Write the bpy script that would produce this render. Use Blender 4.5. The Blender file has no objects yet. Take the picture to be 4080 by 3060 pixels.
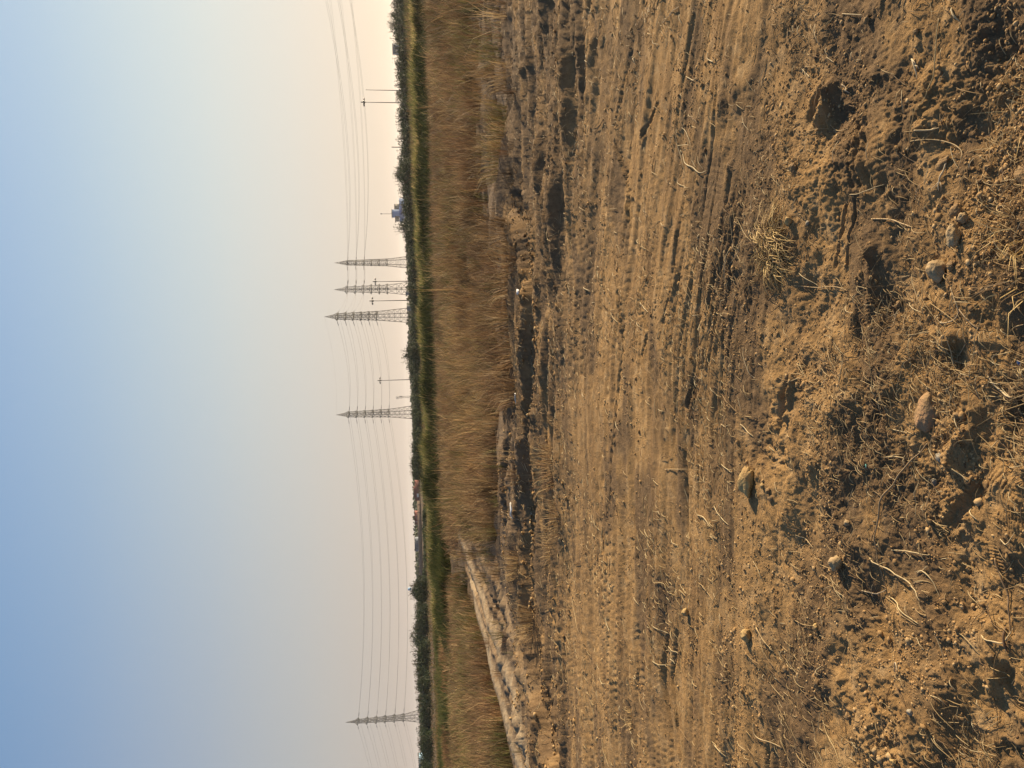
import bpy, math, random
import numpy as np
from mathutils import Vector, Matrix

# ------------------------------------------------------------------ camera
scene = bpy.context.scene
EYE = 1.5
PITCH = math.radians(7.30)
ROLL = math.radians(1.72)
FPX = 3060.0
cp, sp = math.cos(PITCH), math.sin(PITCH)
cr, sr = math.cos(ROLL), math.sin(ROLL)
R0 = np.array([1.0, 0, 0]); U0 = np.array([0, sp, cp]); F0 = np.array([0, cp, -sp])
CX = -U0 * cr - R0 * sr          # picture right  = world down (the phone was held upright)
CY = R0 * cr - U0 * sr           # picture up     = world right
cam_data = bpy.data.cameras.new('camera')
cam = bpy.data.objects.new('camera', cam_data)
scene.collection.objects.link(cam)
m = Matrix(((CX[0], CY[0], -F0[0], 0), (CX[1], CY[1], -F0[1], 0), (CX[2], CY[2], -F0[2], EYE), (0, 0, 0, 1)))
cam.matrix_world = m
cam_data.sensor_width = 36.0
cam_data.lens = 27.0
cam_data.clip_start = 0.05
cam_data.clip_end = 20000
scene.camera = cam

# ------------------------------------------------------------------ world, sun, exposure
SUN_EL = math.radians(21.0)
SUN_AZ = math.radians(62.0)      # clockwise from +Y, the viewing direction
world = bpy.data.worlds.new('World')
scene.world = world
world.use_nodes = True
wn = world.node_tree
wn.nodes.clear()
# colour of the hazy sky by elevation, away from the sun and towards it
SKY_FAR = [(0, (.53, .44, .40)), (4, (.52, .45, .41)), (8, (.47, .46, .44)), (14, (.35, .40, .48)), (22, (.18, .31, .54)), (32, (.06, .225, .47)), (60, (.045, .10, .22))]
SKY_SUN = [(0, (.84, .67, .54)), (4, (.85, .69, .55)), (8, (.84, .75, .62)), (14, (.76, .80, .72)), (22, (.50, .65, .76)), (32, (.31, .47, .76)), (60, (.10, .18, .34))]
SKY_GAIN = 4.65
sky = wn.nodes.new('ShaderNodeTexSky')
sky.sky_type = 'NISHITA'
sky.sun_disc = False
sky.sun_elevation = SUN_EL
sky.sun_rotation = SUN_AZ
sky.altitude = 0
sky.air_density = 1.0
sky.dust_density = 1.0
sky.ozone_density = 1.5
bg = wn.nodes.new('ShaderNodeBackground')
bg.inputs['Strength'].default_value = 0.10
wo = wn.nodes.new('ShaderNodeOutputWorld')
wtc = wn.nodes.new('ShaderNodeTexCoord')
wsep = wn.nodes.new('ShaderNodeSeparateXYZ'); wn.links.new(wtc.outputs['Generated'], wsep.inputs[0])
wel = wn.nodes.new('ShaderNodeMath'); wel.operation = 'ARCSINE'; wn.links.new(wsep.outputs['Z'], wel.inputs[0])
wmr = wn.nodes.new('ShaderNodeMapRange'); wmr.inputs['From Min'].default_value = 0; wmr.inputs['From Max'].default_value = math.pi / 2
wn.links.new(wel.outputs[0], wmr.inputs['Value'])
def sky_ramp(stops):
    r = wn.nodes.new('ShaderNodeValToRGB'); r.color_ramp.interpolation = 'B_SPLINE'
    e = r.color_ramp.elements
    while len(e) < len(stops): e.new(.5)
    for k, (deg, c) in enumerate(stops):
        e[k].position = deg / 90; e[k].color = tuple(c) + (1,)
    wn.links.new(wmr.outputs[0], r.inputs[0]); return r.outputs[0]
far_side = sky_ramp(SKY_FAR)
sun_side = sky_ramp(SKY_SUN)
wdot = wn.nodes.new('ShaderNodeVectorMath'); wdot.operation = 'DOT_PRODUCT'
wn.links.new(wtc.outputs['Generated'], wdot.inputs[0])
wdot.inputs[1].default_value = (math.sin(SUN_AZ) * math.cos(SUN_EL), math.cos(SUN_AZ) * math.cos(SUN_EL), math.sin(SUN_EL))
wf = wn.nodes.new('ShaderNodeMapRange'); wf.interpolation_type = 'SMOOTHSTEP'; wf.inputs['From Min'].default_value = -.1; wf.inputs['From Max'].default_value = .92
wn.links.new(wdot.outputs['Value'], wf.inputs['Value'])
wm1 = wn.nodes.new('ShaderNodeMix'); wm1.data_type = 'RGBA'
wn.links.new(wf.outputs[0], wm1.inputs[0]); wn.links.new(far_side, wm1.inputs[6]); wn.links.new(sun_side, wm1.inputs[7])
wsc = wn.nodes.new('ShaderNodeVectorMath'); wsc.operation = 'SCALE'; wsc.inputs['Scale'].default_value = SKY_GAIN
wn.links.new(wm1.outputs[2], wsc.inputs[0])
wm2 = wn.nodes.new('ShaderNodeMix'); wm2.data_type = 'RGBA'; wm2.inputs[0].default_value = .9
wn.links.new(sky.outputs[0], wm2.inputs[6]); wn.links.new(wsc.outputs[0], wm2.inputs[7])
wn.links.new(wm2.outputs[2], bg.inputs[0])
wn.links.new(bg.outputs[0], wo.inputs[0])

sun_data = bpy.data.lights.new('sun', 'SUN')
sun_data.energy = 4.9
sun_data.angle = math.radians(0.6)
sun_data.color = (1.0, 0.78, 0.50)
sun = bpy.data.objects.new('sun', sun_data)
scene.collection.objects.link(sun)
sd = Vector((math.sin(SUN_AZ) * math.cos(SUN_EL), math.cos(SUN_AZ) * math.cos(SUN_EL), math.sin(SUN_EL)))
sun.rotation_euler = sd.to_track_quat('Z', 'Y').to_euler()
sun.location = (20, 10, 30)

scene.view_settings.view_transform = 'Standard'
scene.view_settings.look = 'None'
scene.view_settings.exposure = 1.0
scene.view_settings.gamma = 1.0
scene.cycles.max_bounces = 6
scene.cycles.volume_bounces = 1
scene.cycles.use_denoising = True

# ------------------------------------------------------------------ picture <-> world
def ray(u, v):
    a = (np.asarray(u, float) - 2040) / FPX
    b = (1530 - np.asarray(v, float)) / FPX
    return a[..., None] * CX + b[..., None] * CY + F0

def G(u, v, z=0.0):
    """ground point seen at photo pixel u, v"""
    r = ray(u, v)
    t = (z - EYE) / r[..., 2]
    return r[..., 0] * t, r[..., 1] * t

def Q(u, v, d):
    """point seen at photo pixel u, v at forward distance d"""
    r = ray(u, v)
    t = d / r[..., 1]
    return np.array([r[..., 0] * t, r[..., 1] * t, EYE + r[..., 2] * t])

def proj(x, y, z):
    p = np.stack([x, y, z - EYE], -1)
    dz = p @ F0
    dz = np.where(dz < 1e-3, 1e-3, dz)
    return 2040 + FPX * (p @ CX) / dz, 1530 - FPX * (p @ CY) / dz

# ------------------------------------------------------------------ noise
def _h(ix, iy, s):
    n = (ix.astype(np.int64) * 374761393 + iy.astype(np.int64) * 668265263 + s * 2147483647) & 0xffffffff
    n = ((n ^ (n >> 13)) * 1274126177) & 0xffffffff
    n = ((n ^ (n >> 16)) * 2246822519) & 0xffffffff
    return ((n ^ (n >> 15)) & 0xffffff) / float(0xffffff)

def perlin(x, y, s=0):
    x = np.asarray(x, float); y = np.asarray(y, float)
    ix = np.floor(x); iy = np.floor(y)
    fx = x - ix; fy = y - iy
    u = fx * fx * fx * (fx * (fx * 6 - 15) + 10); v = fy * fy * fy * (fy * (fy * 6 - 15) + 10)
    def g(dx, dy):
        a = _h(ix + dx, iy + dy, s) * 6.2831853
        return np.cos(a) * (fx - dx) + np.sin(a) * (fy - dy)
    a = g(0, 0); b = g(1, 0); c = g(0, 1); d = g(1, 1)
    return 1.5 * ((a * (1 - u) + b * u) * (1 - v) + (c * (1 - u) + d * u) * v)

def fbm(x, y, s=0, o=4, gain=0.5):
    r = 0; a = 1.0; f = 1.0
    for k in range(o):
        r = r + a * perlin(x * f + 17.3 * k, y * f - 9.1 * k, s + k)
        a *= gain; f *= 2.03
    return r

def worley(x, y, s=0):
    x = np.asarray(x, float); y = np.asarray(y, float)
    ix = np.floor(x); iy = np.floor(y)
    best = np.full(x.shape, 9.0); cid = np.zeros(x.shape)
    for dx in (-1, 0, 1):
        for dy in (-1, 0, 1):
            cx = ix + dx; cy = iy + dy
            px = cx + 0.15 + 0.7 * _h(cx, cy, s); py = cy + 0.15 + 0.7 * _h(cx, cy, s + 7)
            d = (px - x) ** 2 + (py - y) ** 2
            k = d < best
            best = np.where(k, d, best); cid = np.where(k, _h(cx, cy, s + 13), cid)
    return np.sqrt(best), cid

def sst(a, b, x):
    t = np.clip((x - a) / (b - a), 0, 1)
    return t * t * (3 - 2 * t)

def polyline(pts):
    p = np.array(pts, float)
    x, y = G(p[:, 0], p[:, 1])
    return np.stack([x, y], 1)

def dist_poly(x, y, P):
    """unsigned distance, signed side and arclength to a polyline"""
    best = np.full(x.shape, 1e9); side = np.zeros(x.shape); al = np.zeros(x.shape)
    acc = 0.0
    for i in range(len(P) - 1):
        a = P[i]; b = P[i + 1]; d = b - a; L = math.hypot(*d)
        t = ((x - a[0]) * d[0] + (y - a[1]) * d[1]) / (L * L)
        tc = np.clip(t, 0, 1)
        qx = x - (a[0] + d[0] * tc); qy = y - (a[1] + d[1] * tc)
        dd = np.hypot(qx, qy)
        k = dd < best
        best = np.where(k, dd, best)
        side = np.where(k, np.sign(d[0] * qy - d[1] * qx), side)
        al = np.where(k, acc + L * tc, al)
        acc += L
    return best, side, al, acc

# ------------------------------------------------------------------ terrain layout (all from points on the ground)
LINES = [  # photo points, half width m, height m (+ridge / -rut), pale crust
    ([(2070, 780), (2110, 900), (2120, 1000), (2138, 1130), (2146, 1250), (2140, 1400), (2136, 1600), (2130, 1800), (2124, 2000), (2118, 2200), (2128, 2450), (2165, 2700), (2215, 2950), (2240, 3060)], .17, -.15, 0),
    ([(2082, 1560), (2078, 1700), (2066, 1900), (2062, 2100), (2075, 2300), (2100, 2500)], .17, -.13, 0),
    ([(2182, 2080), (2185, 2250), (2195, 2420), (2225, 2600)], .10, -.10, 0),
    ([(2160, 1000), (2165, 1300), (2158, 1600), (2150, 1900), (2148, 2200), (2160, 2500)], .16, .07, 0),
    ([(2100, 1650), (2098, 1900), (2090, 2200), (2112, 2500)], .13, .07, 0),
    # left farm track: pale ridges thrown up beside ruts
    ([(1836, 2120), (1870, 2230), (1915, 2340), (1960, 2460), (2010, 2600), (2060, 2730), (2110, 2860), (2150, 3000), (2190, 3200)], .20, .10, .9),
    ([(1868, 2260), (1898, 2420), (1945, 2560), (1980, 2700), (2022, 2860), (2065, 3000), (2120, 3200)], .21, .07, 1),
    ([(1853, 2240), (1892, 2345), (1938, 2460), (1984, 2590), (2036, 2730), (2088, 2870), (2140, 3020)], .14, -.10, 0),
    ([(1855, 2100), (1905, 2180), (1990, 2340), (2060, 2480), (2120, 2640), (2160, 2760)], .15, .08, .3),
    ([(1900, 2260), (1960, 2380), (2030, 2500), (2090, 2640), (2140, 2780)], .10, -.07, 0),
    # ruts and tyre lines in the bare soil
    ([(2440, 560), (2470, 680), (2488, 780), (2486, 900)], .022, -.04, 0),
    ([(2620, 400), (2590, 480), (2560, 540), (2545, 600)], .018, -.022, 0),
    ([(2440, 520), (2465, 420), (2490, 300), (2510, 200)], .022, -.02, 0),
    ([(2452, 1150), (2470, 1310), (2478, 1370), (2466, 1500), (2458, 1650), (2450, 1800), (2445, 2000)], .024, -.032, 0),
    ([(2552, 1070), (2550, 1210)], .028, -.035, 0),
    ([(2558, 1240), (2580, 1330), (2555, 1430)], .018, -.02, 0),
    ([(2790, 1250), (2770, 1400), (2740, 1580), (2725, 1640)], .02, -.03, 0),
    ([(2925, 700), (2905, 900), (2880, 1050), (2840, 1250), (2790, 1500), (2740, 1800)], .02, -.009, 0),
    ([(2945, 700), (2925, 900), (2900, 1060), (2862, 1250), (2812, 1500)], .02, -.009, 0),
    ([(2965, 720), (2946, 900), (2920, 1060), (2882, 1250)], .02, -.009, 0),
    ([(2905, 640), (2885, 880), (2860, 1050), (2822, 1240)], .02, -.009, 0),
    ([(2700, 900), (2680, 1150), (2640, 1300)], .02, -.015, 0),
    ([(2660, 2500), (2650, 2700), (2672, 2900), (2690, 3060)], .03, -.022, 0),
    ([(2690, 2500), (2680, 2700), (2702, 2900), (2722, 3060)], .03, -.022, 0),
    ([(2545, 2480), (2560, 2600), (2548, 2720), (2556, 2860)], .022, -.02, 0),
    ([(2520, 2000), (2540, 2150), (2545, 2250)], .03, -.02, 0),
    ([(2350, 1100), (2345, 1350), (2335, 1600)], .035, -.025, 0),
    # foreground ridges
    ([(3925, 1560), (3890, 1680), (3850, 1760), (3810, 1830), (3770, 1900)], .03, .028, 0),
    ([(3885, 1540), (3850, 1640), (3800, 1700)], .022, .02, 0),
    ([(3990, 1840), (3880, 1960), (3800, 2040), (3750, 2120)], .03, -.015, 0),
    ([(3830, 1290), (3790, 1350), (3740, 1400)], .025, .025, 0),
    ([(3480, 940), (3470, 1060), (3465, 1180), (3455, 1300)], .022, .030, 0),
    ([(3430, 1200), (3425, 1300), (3435, 1390)], .035, -.014, 0),
    ([(3280, 330), (3245, 420), (3225, 500)], .03, -.024, 0),
    ([(3320, 300), (3290, 420), (3250, 520)], .025, .035, 0),
    ([(3520, 690), (3530, 780)], .03, -.015, 0),
    ([(3150, 1480), (3120, 1600), (3110, 1760)], .03, -.018, 0),
    ([(3170, 1480), (3140, 1620), (3135, 1700)], .02, .02, 0),
    ([(3400, 450), (3405, 600), (3420, 760)], .012, -.012, 0),
    ([(3430, 440), (3436, 600), (3450, 760)], .012, -.012, 0),
    ([(3460, 430), (3466, 600), (3480, 740)], .012, -.012, 0),
    ([(3375, 800), (3340, 950), (3320, 1080)], .012, -.014, 0),
    ([(3420, 780), (3385, 950), (3365, 1080)], .012, -.014, 0),
    ([(4040, 2640), (4010, 2720), (4040, 2810), (4090, 2860)], .022, -.018, 0),
    ([(3950, 3010), (4010, 2985), (4075, 3020)], .022, -.02, 0),
    ([(3950, 2440), (3965, 2600), (3950, 2800)], .02, .02, 0),
    ([(3990, 1800), (4020, 1640), (4060, 1520)], .03, .02, 0),
]
LINES_W = [(polyline(p), w, h, c) for p, w, h, c in LINES]

# footprints and tread stamps: photo centre, length m, width m, angle deg (world), pitch of bars m, depth, style
STAMPS = [
    (3920, 1440, .26, .10, 80, .022, .005, 0), (3985, 2085, .24, .12, 85, .011, .004, 0),
    (3930, 1890, .24, .10, 60, .016, .005, 0), (3660, 2650, .26, .06, 10, .009, .004, 0),
    (3770, 2850, .24, .12, 20, .026, .006, 0), (3960, 2170, .18, .06, 5, .009, .004, 0),
    (2560, 2640, .5, .22, 15, .05, .008, 0), (2480, 2660, .5, .18, -50, .05, .006, 0),
    (2540, 3010, .7, .4, 5, .05, .007, 0), (2700, 1500, .9, .3, -55, .08, .005, 0),
    (2640, 1530, .7, .22, -50, .07, .005, 0), (2520, 900, .5, .3, 60, .08, .010, 0),
    (2175, 540, .9, .5, 5, .2, .03, 0), (3440, 1120, .35, .14, 8, .012, .003, 0),
    (3700, 1420, .3, .12, 60, .03, .006, 0), (3300, 1700, .34, .13, 75, .024, .005, 0), (3480, 2880, .3, .13, 40, .02, .005, 0), (3880, 2980, .3, .12, 100, .018, .005, 0),
    (3500, 520, .34, .12, 3, .022, .004, 0), (2860, 640, .4, .2, -20, .03, .003, 0),
]

DARKS_AT = [(2640, 2390, 90, 170, .9), (2600, 2120, 60, 150, .8), (2880, 1800, 70, 260, .85), (2960, 1500, 60, 200, .7), (2450, 250, 90, 220, .8), (3050, 560, 90, 200, .75), (2900, 2700, 60, 200, .6), (3200, 2650, 90, 180, .8), (3400, 2300, 90, 250, .7), (3300, 1700, 70, 300, .55), (4000, 800, 100, 260, .8), (3600, 850, 80, 200, .6), (3420, 1280, 60, 120, .6), (2560, 2850, 60, 160, .6), (2300, 600, 110, 400, .8), (2260, 1500, 60, 900, .6), (3180, 120, 130, 160, .8), (2700, 1640, 40, 120, .5)]

def track_mask(x, y, wide=1.0):
    m_ = np.zeros(x.shape)
    for P, w, h, c in LINES_W[5:10]:
        dd, _, al, L = dist_poly(x, y, P)
        m_ = np.maximum(m_, 1 - sst(.9, 1.6, dd / w / wide))
    return m_

def H(x, y, detail=True):
    """terrain height"""
    x = np.asarray(x, float); y = np.asarray(y, float)
    d = np.hypot(x, y)
    r = .05 * fbm(x * .21, y * .21, 1, 3) * sst(2, 8, d)
    fg = 1 - sst(2.7, 3.9, d + .5 * perlin(x * 1.3, y * 1.3, 90))
    mid = (1 - fg) * (1 - sst(8.5, 10.5, d))
    fld = sst(9.5, 12, d)
    # foreground: broken, trampled soil
    lump = fbm(x * 2.2, y * 2.2, 3, 4)
    r = r + fg * (.036 * lump + .008 * fbm(x * 6, y * 6, 9, 3))
    ux = x * .93 + y * .37; uy = -x * .37 + y * .93
    r = r + fg * .014 * perlin(ux * 3.2, uy * 11, 20) * sst(-.2, .5, perlin(x * 1.1, y * 1.1, 21))
    # middle: scraped by wheels and blades, the drag lines swing away on the right
    a = 0.10
    vx = x; vy = y + .10 * x + .24 * np.maximum(0, x + .4) ** 2 / (1 + .25 * np.maximum(0, x + .4)) + .10 * perlin(x * .5, y * .5, 30)
    r = r + mid * (.024 * fbm(vx * .4, vy * 1.8, 31, 3) + .010 * fbm(vx * .5, vy * 8, 35, 3) + .003 * fbm(vx * .9, vy * 30, 37, 2))
    r = r + mid * .010 * fbm(x * 1.3, y * 1.8, 38, 3)
    gv = np.abs(perlin(vx * .28 + 3, vy * 5.5, 33)); ga = sst(-.05, .35, perlin(x * .7, y * .9, 34))
    r = r - mid * .016 * (1 - sst(.0, .07, gv)) * ga
    gv = np.abs(perlin(vx * .35 + 9, vy * 13, 36)); ga = sst(-.1, .3, perlin(x * .9 + 4, y * 1.2, 39))
    r = r - mid * .0055 * (1 - sst(.0, .10, gv)) * ga
    # churned strip before the field: long broken furrows along x
    c0 = 7.9 - .55 * np.clip(x, -1, 4)
    fur = sst(-1.1, .3, y - c0 + .5 * perlin(x * .6, y * .3, 46)) * (1 - sst(13.5, 18, d)) * (1 - sst(-5.0, -7.5, x))
    fv = vy * 0 + y + .05 * x + .09 * perlin(x * .8, y * .8, 48)
    n1 = perlin(x * .30, fv * 1.9, 40); n2 = perlin(x * .55, fv * 4.6, 44)
    r = r + fur * (.085 * (np.abs(n1) * 1.7 - .35) + .065 * (np.abs(n2) * 1.7 - .35) + .02 * fbm(x * 1.2, fv * 9, 49, 3))
    tkm = np.zeros(x.shape)
    kk = (x < -1) & (y > 9) & (y < 50)
    if kk.any(): tkm[kk] = track_mask(x[kk], y[kk], 2.0)
    r = r + fld * (1 - .92 * tkm) * .09 * fbm(x * .25, y * .6, 50, 4)
    r_s = r.copy()
    if detail:
        near = 1 - sst(15, 26, d)
        rough = sst(.12, .60, perlin(x * 1.9, y * 1.9, 60) + .5 * perlin(x * 4.7, y * 4.7, 64) + .12 * fg)
        rough = rough * (1 - .7 * mid) + .12 + .5 * fur
        for k, (sc, am) in enumerate(((13, .0032), (30, .0045), (75, .0030))):
            w, cid = worley(x * sc + .3 * perlin(x * 9, y * 9, 5), y * sc, 70 + k)
            r = r + near * rough * am * np.maximum(0, .62 - w) * 1.9 * (cid > .35) * (.4 + cid)
        r = r + near * (.0048 - .0018 * mid) * (.30 + .85 * rough) * fbm(x * 14, y * 14, 80, 5, .62)
        r = r + near * mid * .0045 * fbm(vx * 3, vy * 30, 84, 3, .6)
        r = r + near * fg * .0035 * fbm(x * 40, y * 40, 88, 3)
        r = r + near * fg * .007 * (np.abs(fbm(ux * 2.2, uy * 13, 89, 3)) - .3) * sst(-.3, .3, perlin(x * 1.3, y * 1.3 + 7, 91))
    # low eroded step where the field begins
    P0 = LINES_W[0][0]; o_ = np.argsort(P0[:, 0]); y0 = np.interp(x, P0[o_, 0], P0[o_, 1])
    t_ = y - y0 + .10 * fbm(x * 1.5, y * .5, 61, 3) + .05
    r = r + .15 * sst(-.04, .05, t_) * (1 - sst(1.2, 4.5, t_)) * sst(-5.6, -4.4, x) * (1 - sst(3.0, 4.0, x)) * (.9 + .3 * perlin(x * .8, x * 0, 62))
    if detail:
        pk = (x < -1) & (y > 8) & (y < 40)
        if pk.any():
            w_, _c = worley(x[pk] * 4.5, y[pk] * 4.5, 63)
            r[pk] = r[pk] + .012 * (.5 - w_)
    for P, w, h, c in LINES_W:
        lo = P.min(0) - 4 * w - .3; hi = P.max(0) + 4 * w + .3
        k = (x > lo[0]) & (x < hi[0]) & (y > lo[1]) & (y < hi[1])
        if not k.any():
            continue
        xs = x[k]; ys = y[k]
        ww = w * (1 + .25 * perlin(xs * 3, ys * 3, 97))
        kw = .35 if w > .1 else 1.0
        if h < -.12: ww = ww * (1 + .2 * perlin(xs * 3, ys * 3, 102) + .15 * perlin(xs * 15, ys * 15, 103))
        dd, side, al, L = dist_poly(xs + kw * .25 * w * perlin(xs / w * .25, ys / w * .25, 98), ys + kw * .6 * w * perlin(xs / w * .12, ys / w * .12, 99), P)
        end = sst(0, min(2 * w, L * .3), al) * (1 - sst(L - min(2 * w, L * .3), L, al))
        amp = h * (.85 + .3 * perlin(xs * .35 / w, ys * .35 / w, 96)) * end
        if h < 0:
            prof = (1 - sst(.45, 1.0, dd / ww)) * amp - .30 * amp * np.exp(-((dd / ww - 1.35) / .35) ** 2)
        else:
            prof = np.exp(-(dd / ww) ** 2 * 1.3) * amp
            if c:
                prof = prof + end * .012 * fbm(xs * 5, ys * 5, 101, 3) * (dd < 2 * ww)
        rr = r[k]; r[k] = rr + prof
    for (u, v, L, W, ang, pit, dep, st) in STAMPS:
        cx, cy = G(u, v); ca, sa = math.cos(math.radians(ang)), math.sin(math.radians(ang))
        k = (np.abs(x - cx) < L) & (np.abs(y - cy) < L)
        if not k.any():
            continue
        lx = (x[k] - cx) * ca + (y[k] - cy) * sa; ly = -(x[k] - cx) * sa + (y[k] - cy) * ca
        e = np.sqrt((lx / (L * .5)) ** 4 + (ly / (W * .5)) ** 4)
        ins = 1 - sst(.75, 1.05, e)
        ph = lx / pit + .35 * np.abs(ly) / W
        bars = sst(.35, .6, np.abs((ph % 1) - .5) * 2)
        dep = dep * .42; rr = r[k] * (1 - .6 * ins) + (r_s[k] + .002) * .6 * ins; r[k] = rr - ins * (dep * .9 + 1.5 * dep * bars * np.clip(.45 + 1.1 * perlin(lx * 12, ly * 12, 5), 0, 1.2)) + dep * .6 * np.exp(-((e - 1.15) / .2) ** 2)
    # grassy bank beyond the field
    by = bank_y(x)
    r = r + .32 * np.exp(-((y - by - 1.5) / 2.4) ** 2) * sst(-14, -11, x) * sst(5, 20, y)
    return r

def bank_y(x):
    return 44.5 + 3.0 * np.sin(np.asarray(x) * .055 + .8) - 7.5 * (1 - sst(-11, 0, np.asarray(x, float)))

def H1(x, y):
    return float(H(np.array([float(x)]), np.array([float(y)]))[0])

# ------------------------------------------------------------------ mesh helpers
def link(o, parent=None):
    scene.collection.objects.link(o)
    if parent is not None:
        o.parent = parent
    return o

def np_mesh(name, V, quads=None, tris=None, smooth=False, cols=None, attrs=None):
    me = bpy.data.meshes.new(name)
    V = np.asarray(V, np.float32)
    me.vertices.add(len(V)); me.vertices.foreach_set('co', V.ravel())
    idx = []; ls = []; n = 0
    if quads is not None and len(quads):
        q = np.asarray(quads, np.int32); idx.append(q.ravel()); ls.append(np.arange(len(q)) * 4 + n); n += q.size
    if tris is not None and len(tris):
        t = np.asarray(tris, np.int32); idx.append(t.ravel()); ls.append(np.arange(len(t)) * 3 + n); n += t.size
    idx = np.concatenate(idx); ls = np.concatenate(ls).astype(np.int32)
    me.loops.add(len(idx)); me.loops.foreach_set('vertex_index', idx)
    me.polygons.add(len(ls)); me.polygons.foreach_set('loop_start', ls)
    if smooth:
        me.polygons.foreach_set('use_smooth', np.ones(len(ls), bool))
    me.update(calc_edges=True)
    if cols is not None:
        a = me.attributes.new('Col', 'FLOAT_COLOR', 'POINT')
        c = np.ones((len(V), 4), np.float32); c[:, :3] = cols
        a.data.foreach_set('color', c.ravel())
    for k, val in (attrs or {}).items():
        a = me.attributes.new(k, 'FLOAT', 'POINT'); a.data.foreach_set('value', np.asarray(val, np.float32))
    return me

def mobj(name, me, mat, parent=None, loc=None):
    o = bpy.data.objects.new(name, me)
    if mat is not None:
        me.materials.append(mat)
    link(o, parent)
    if loc is not None:
        o.location = loc
    return o

def tag(o, label=None, cat=None, group=None, kind=None):
    if label: o['label'] = label
    if cat: o['category'] = cat
    if group: o['group'] = group
    if kind: o['kind'] = kind
    return o

def empty(name, loc=(0, 0, 0), rz=0.0):
    o = bpy.data.objects.new(name, None)
    o.empty_display_size = .2
    o.location = loc; o.rotation_euler = (0, 0, rz)
    return link(o)

class MB:
    def __init__(s): s.v = []; s.q = []; s.t = []
    def add(s, V, q=(), t=()):
        n = len(s.v); s.v += [tuple(p) for p in V]
        s.q += [tuple(i + n for i in f) for f in q]; s.t += [tuple(i + n for i in f) for f in t]
    def bar(s, a, b, r, r2=None, n=4):
        a = Vector(a); b = Vector(b); d = b - a
        if d.length < 1e-6: return
        r2 = r if r2 is None else r2
        z = d.normalized(); x = z.orthogonal().normalized(); y = z.cross(x)
        V = []
        for c, rr in ((a, r), (b, r2)):
            for i in range(n):
                t = 2 * math.pi * i / n + math.pi / n
                V.append(c + x * math.cos(t) * rr + y * math.sin(t) * rr)
        q = [(i, (i + 1) % n, n + (i + 1) % n, n + i) for i in range(n)]
        cap = []
        t = []
        for i in range(1, n - 1):
            t += [(0, i + 1, i), (n, n + i, n + i + 1)]
        s.add(V, q, t)
    def box(s, c, sz, rz=0.0):
        cx, cy, cz = c; hx, hy, hz = sz[0] / 2, sz[1] / 2, sz[2] / 2
        ca, sa = math.cos(rz), math.sin(rz)
        V = []
        for dz in (-hz, hz):
            for dx, dy in ((-hx, -hy), (hx, -hy), (hx, hy), (-hx, hy)):
                V.append((cx + dx * ca - dy * sa, cy + dx * sa + dy * ca, cz + dz))
        s.add(V, [(3, 2, 1, 0), (4, 5, 6, 7), (0, 1, 5, 4), (1, 2, 6, 5), (2, 3, 7, 6), (3, 0, 4, 7)])
    def tube(s, pts, rad, n=5):
        P = [Vector(p) for p in pts]; K = len(P)
        if not hasattr(rad, '__len__'): rad = [rad] * K
        V = []; x = None
        for i in range(K):
            d = (P[min(i + 1, K - 1)] - P[max(i - 1, 0)])
            z = d.normalized() if d.length > 1e-9 else Vector((0, 0, 1))
            if x is None: x = z.orthogonal().normalized()
            x = (x - z * x.dot(z))
            x = x.normalized() if x.length > 1e-6 else z.orthogonal().normalized()
            y = z.cross(x)
            for k in range(n):
                t = 2 * math.pi * k / n
                V.append(P[i] + x * math.cos(t) * rad[i] + y * math.sin(t) * rad[i])
        q = [(i * n + k, i * n + (k + 1) % n, (i + 1) * n + (k + 1) % n, (i + 1) * n + k) for i in range(K - 1) for k in range(n)]
        t = []
        for i in range(1, n - 1):
            t += [(0, i + 1, i), ((K - 1) * n, (K - 1) * n + i, (K - 1) * n + i + 1)]
        s.add(V, q, t)
    def build(s, name, mat, parent=None, smooth=False, loc=None):
        return mobj(name, np_mesh(name, s.v, s.q, s.t, smooth), mat, parent, loc)

# ------------------------------------------------------------------ materials
def new_mat(name):
    mt = bpy.data.materials.new(name); mt.use_nodes = True
    nt = mt.node_tree; nt.nodes.clear()
    out = nt.nodes.new('ShaderNodeOutputMaterial')
    return mt, nt, out

def N(nt, t, **kw):
    n = nt.nodes.new(t)
    for k, v in kw.items():
        if k.startswith('i_'):
            n.inputs[k[2:]].default_value = v
        else:
            setattr(n, k, v)
    return n

def simple_mat(name, col, rough=.8, metal=0.0, var=.12, scale=3.0):
    mt, nt, out = new_mat(name)
    b = N(nt, 'ShaderNodeBsdfPrincipled'); b.inputs['Roughness'].default_value = rough; b.inputs['Metallic'].default_value = metal
    tc = N(nt, 'ShaderNodeTexCoord'); no = N(nt, 'ShaderNodeTexNoise'); no.inputs['Scale'].default_value = scale; no.inputs['Detail'].default_value = 6
    mx = N(nt, 'ShaderNodeMix', data_type='RGBA')
    mx.inputs[6].default_value = tuple(c * (1 - var) for c in col) + (1,)
    mx.inputs[7].default_value = tuple(min(1, c * (1 + var)) for c in col) + (1,)
    nt.links.new(tc.outputs['Object'], no.inputs['Vector']); nt.links.new(no.outputs['Fac'], mx.inputs[0])
    nt.links.new(mx.outputs[2], b.inputs['Base Color']); nt.links.new(b.outputs[0], out.inputs[0])
    return mt

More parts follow.
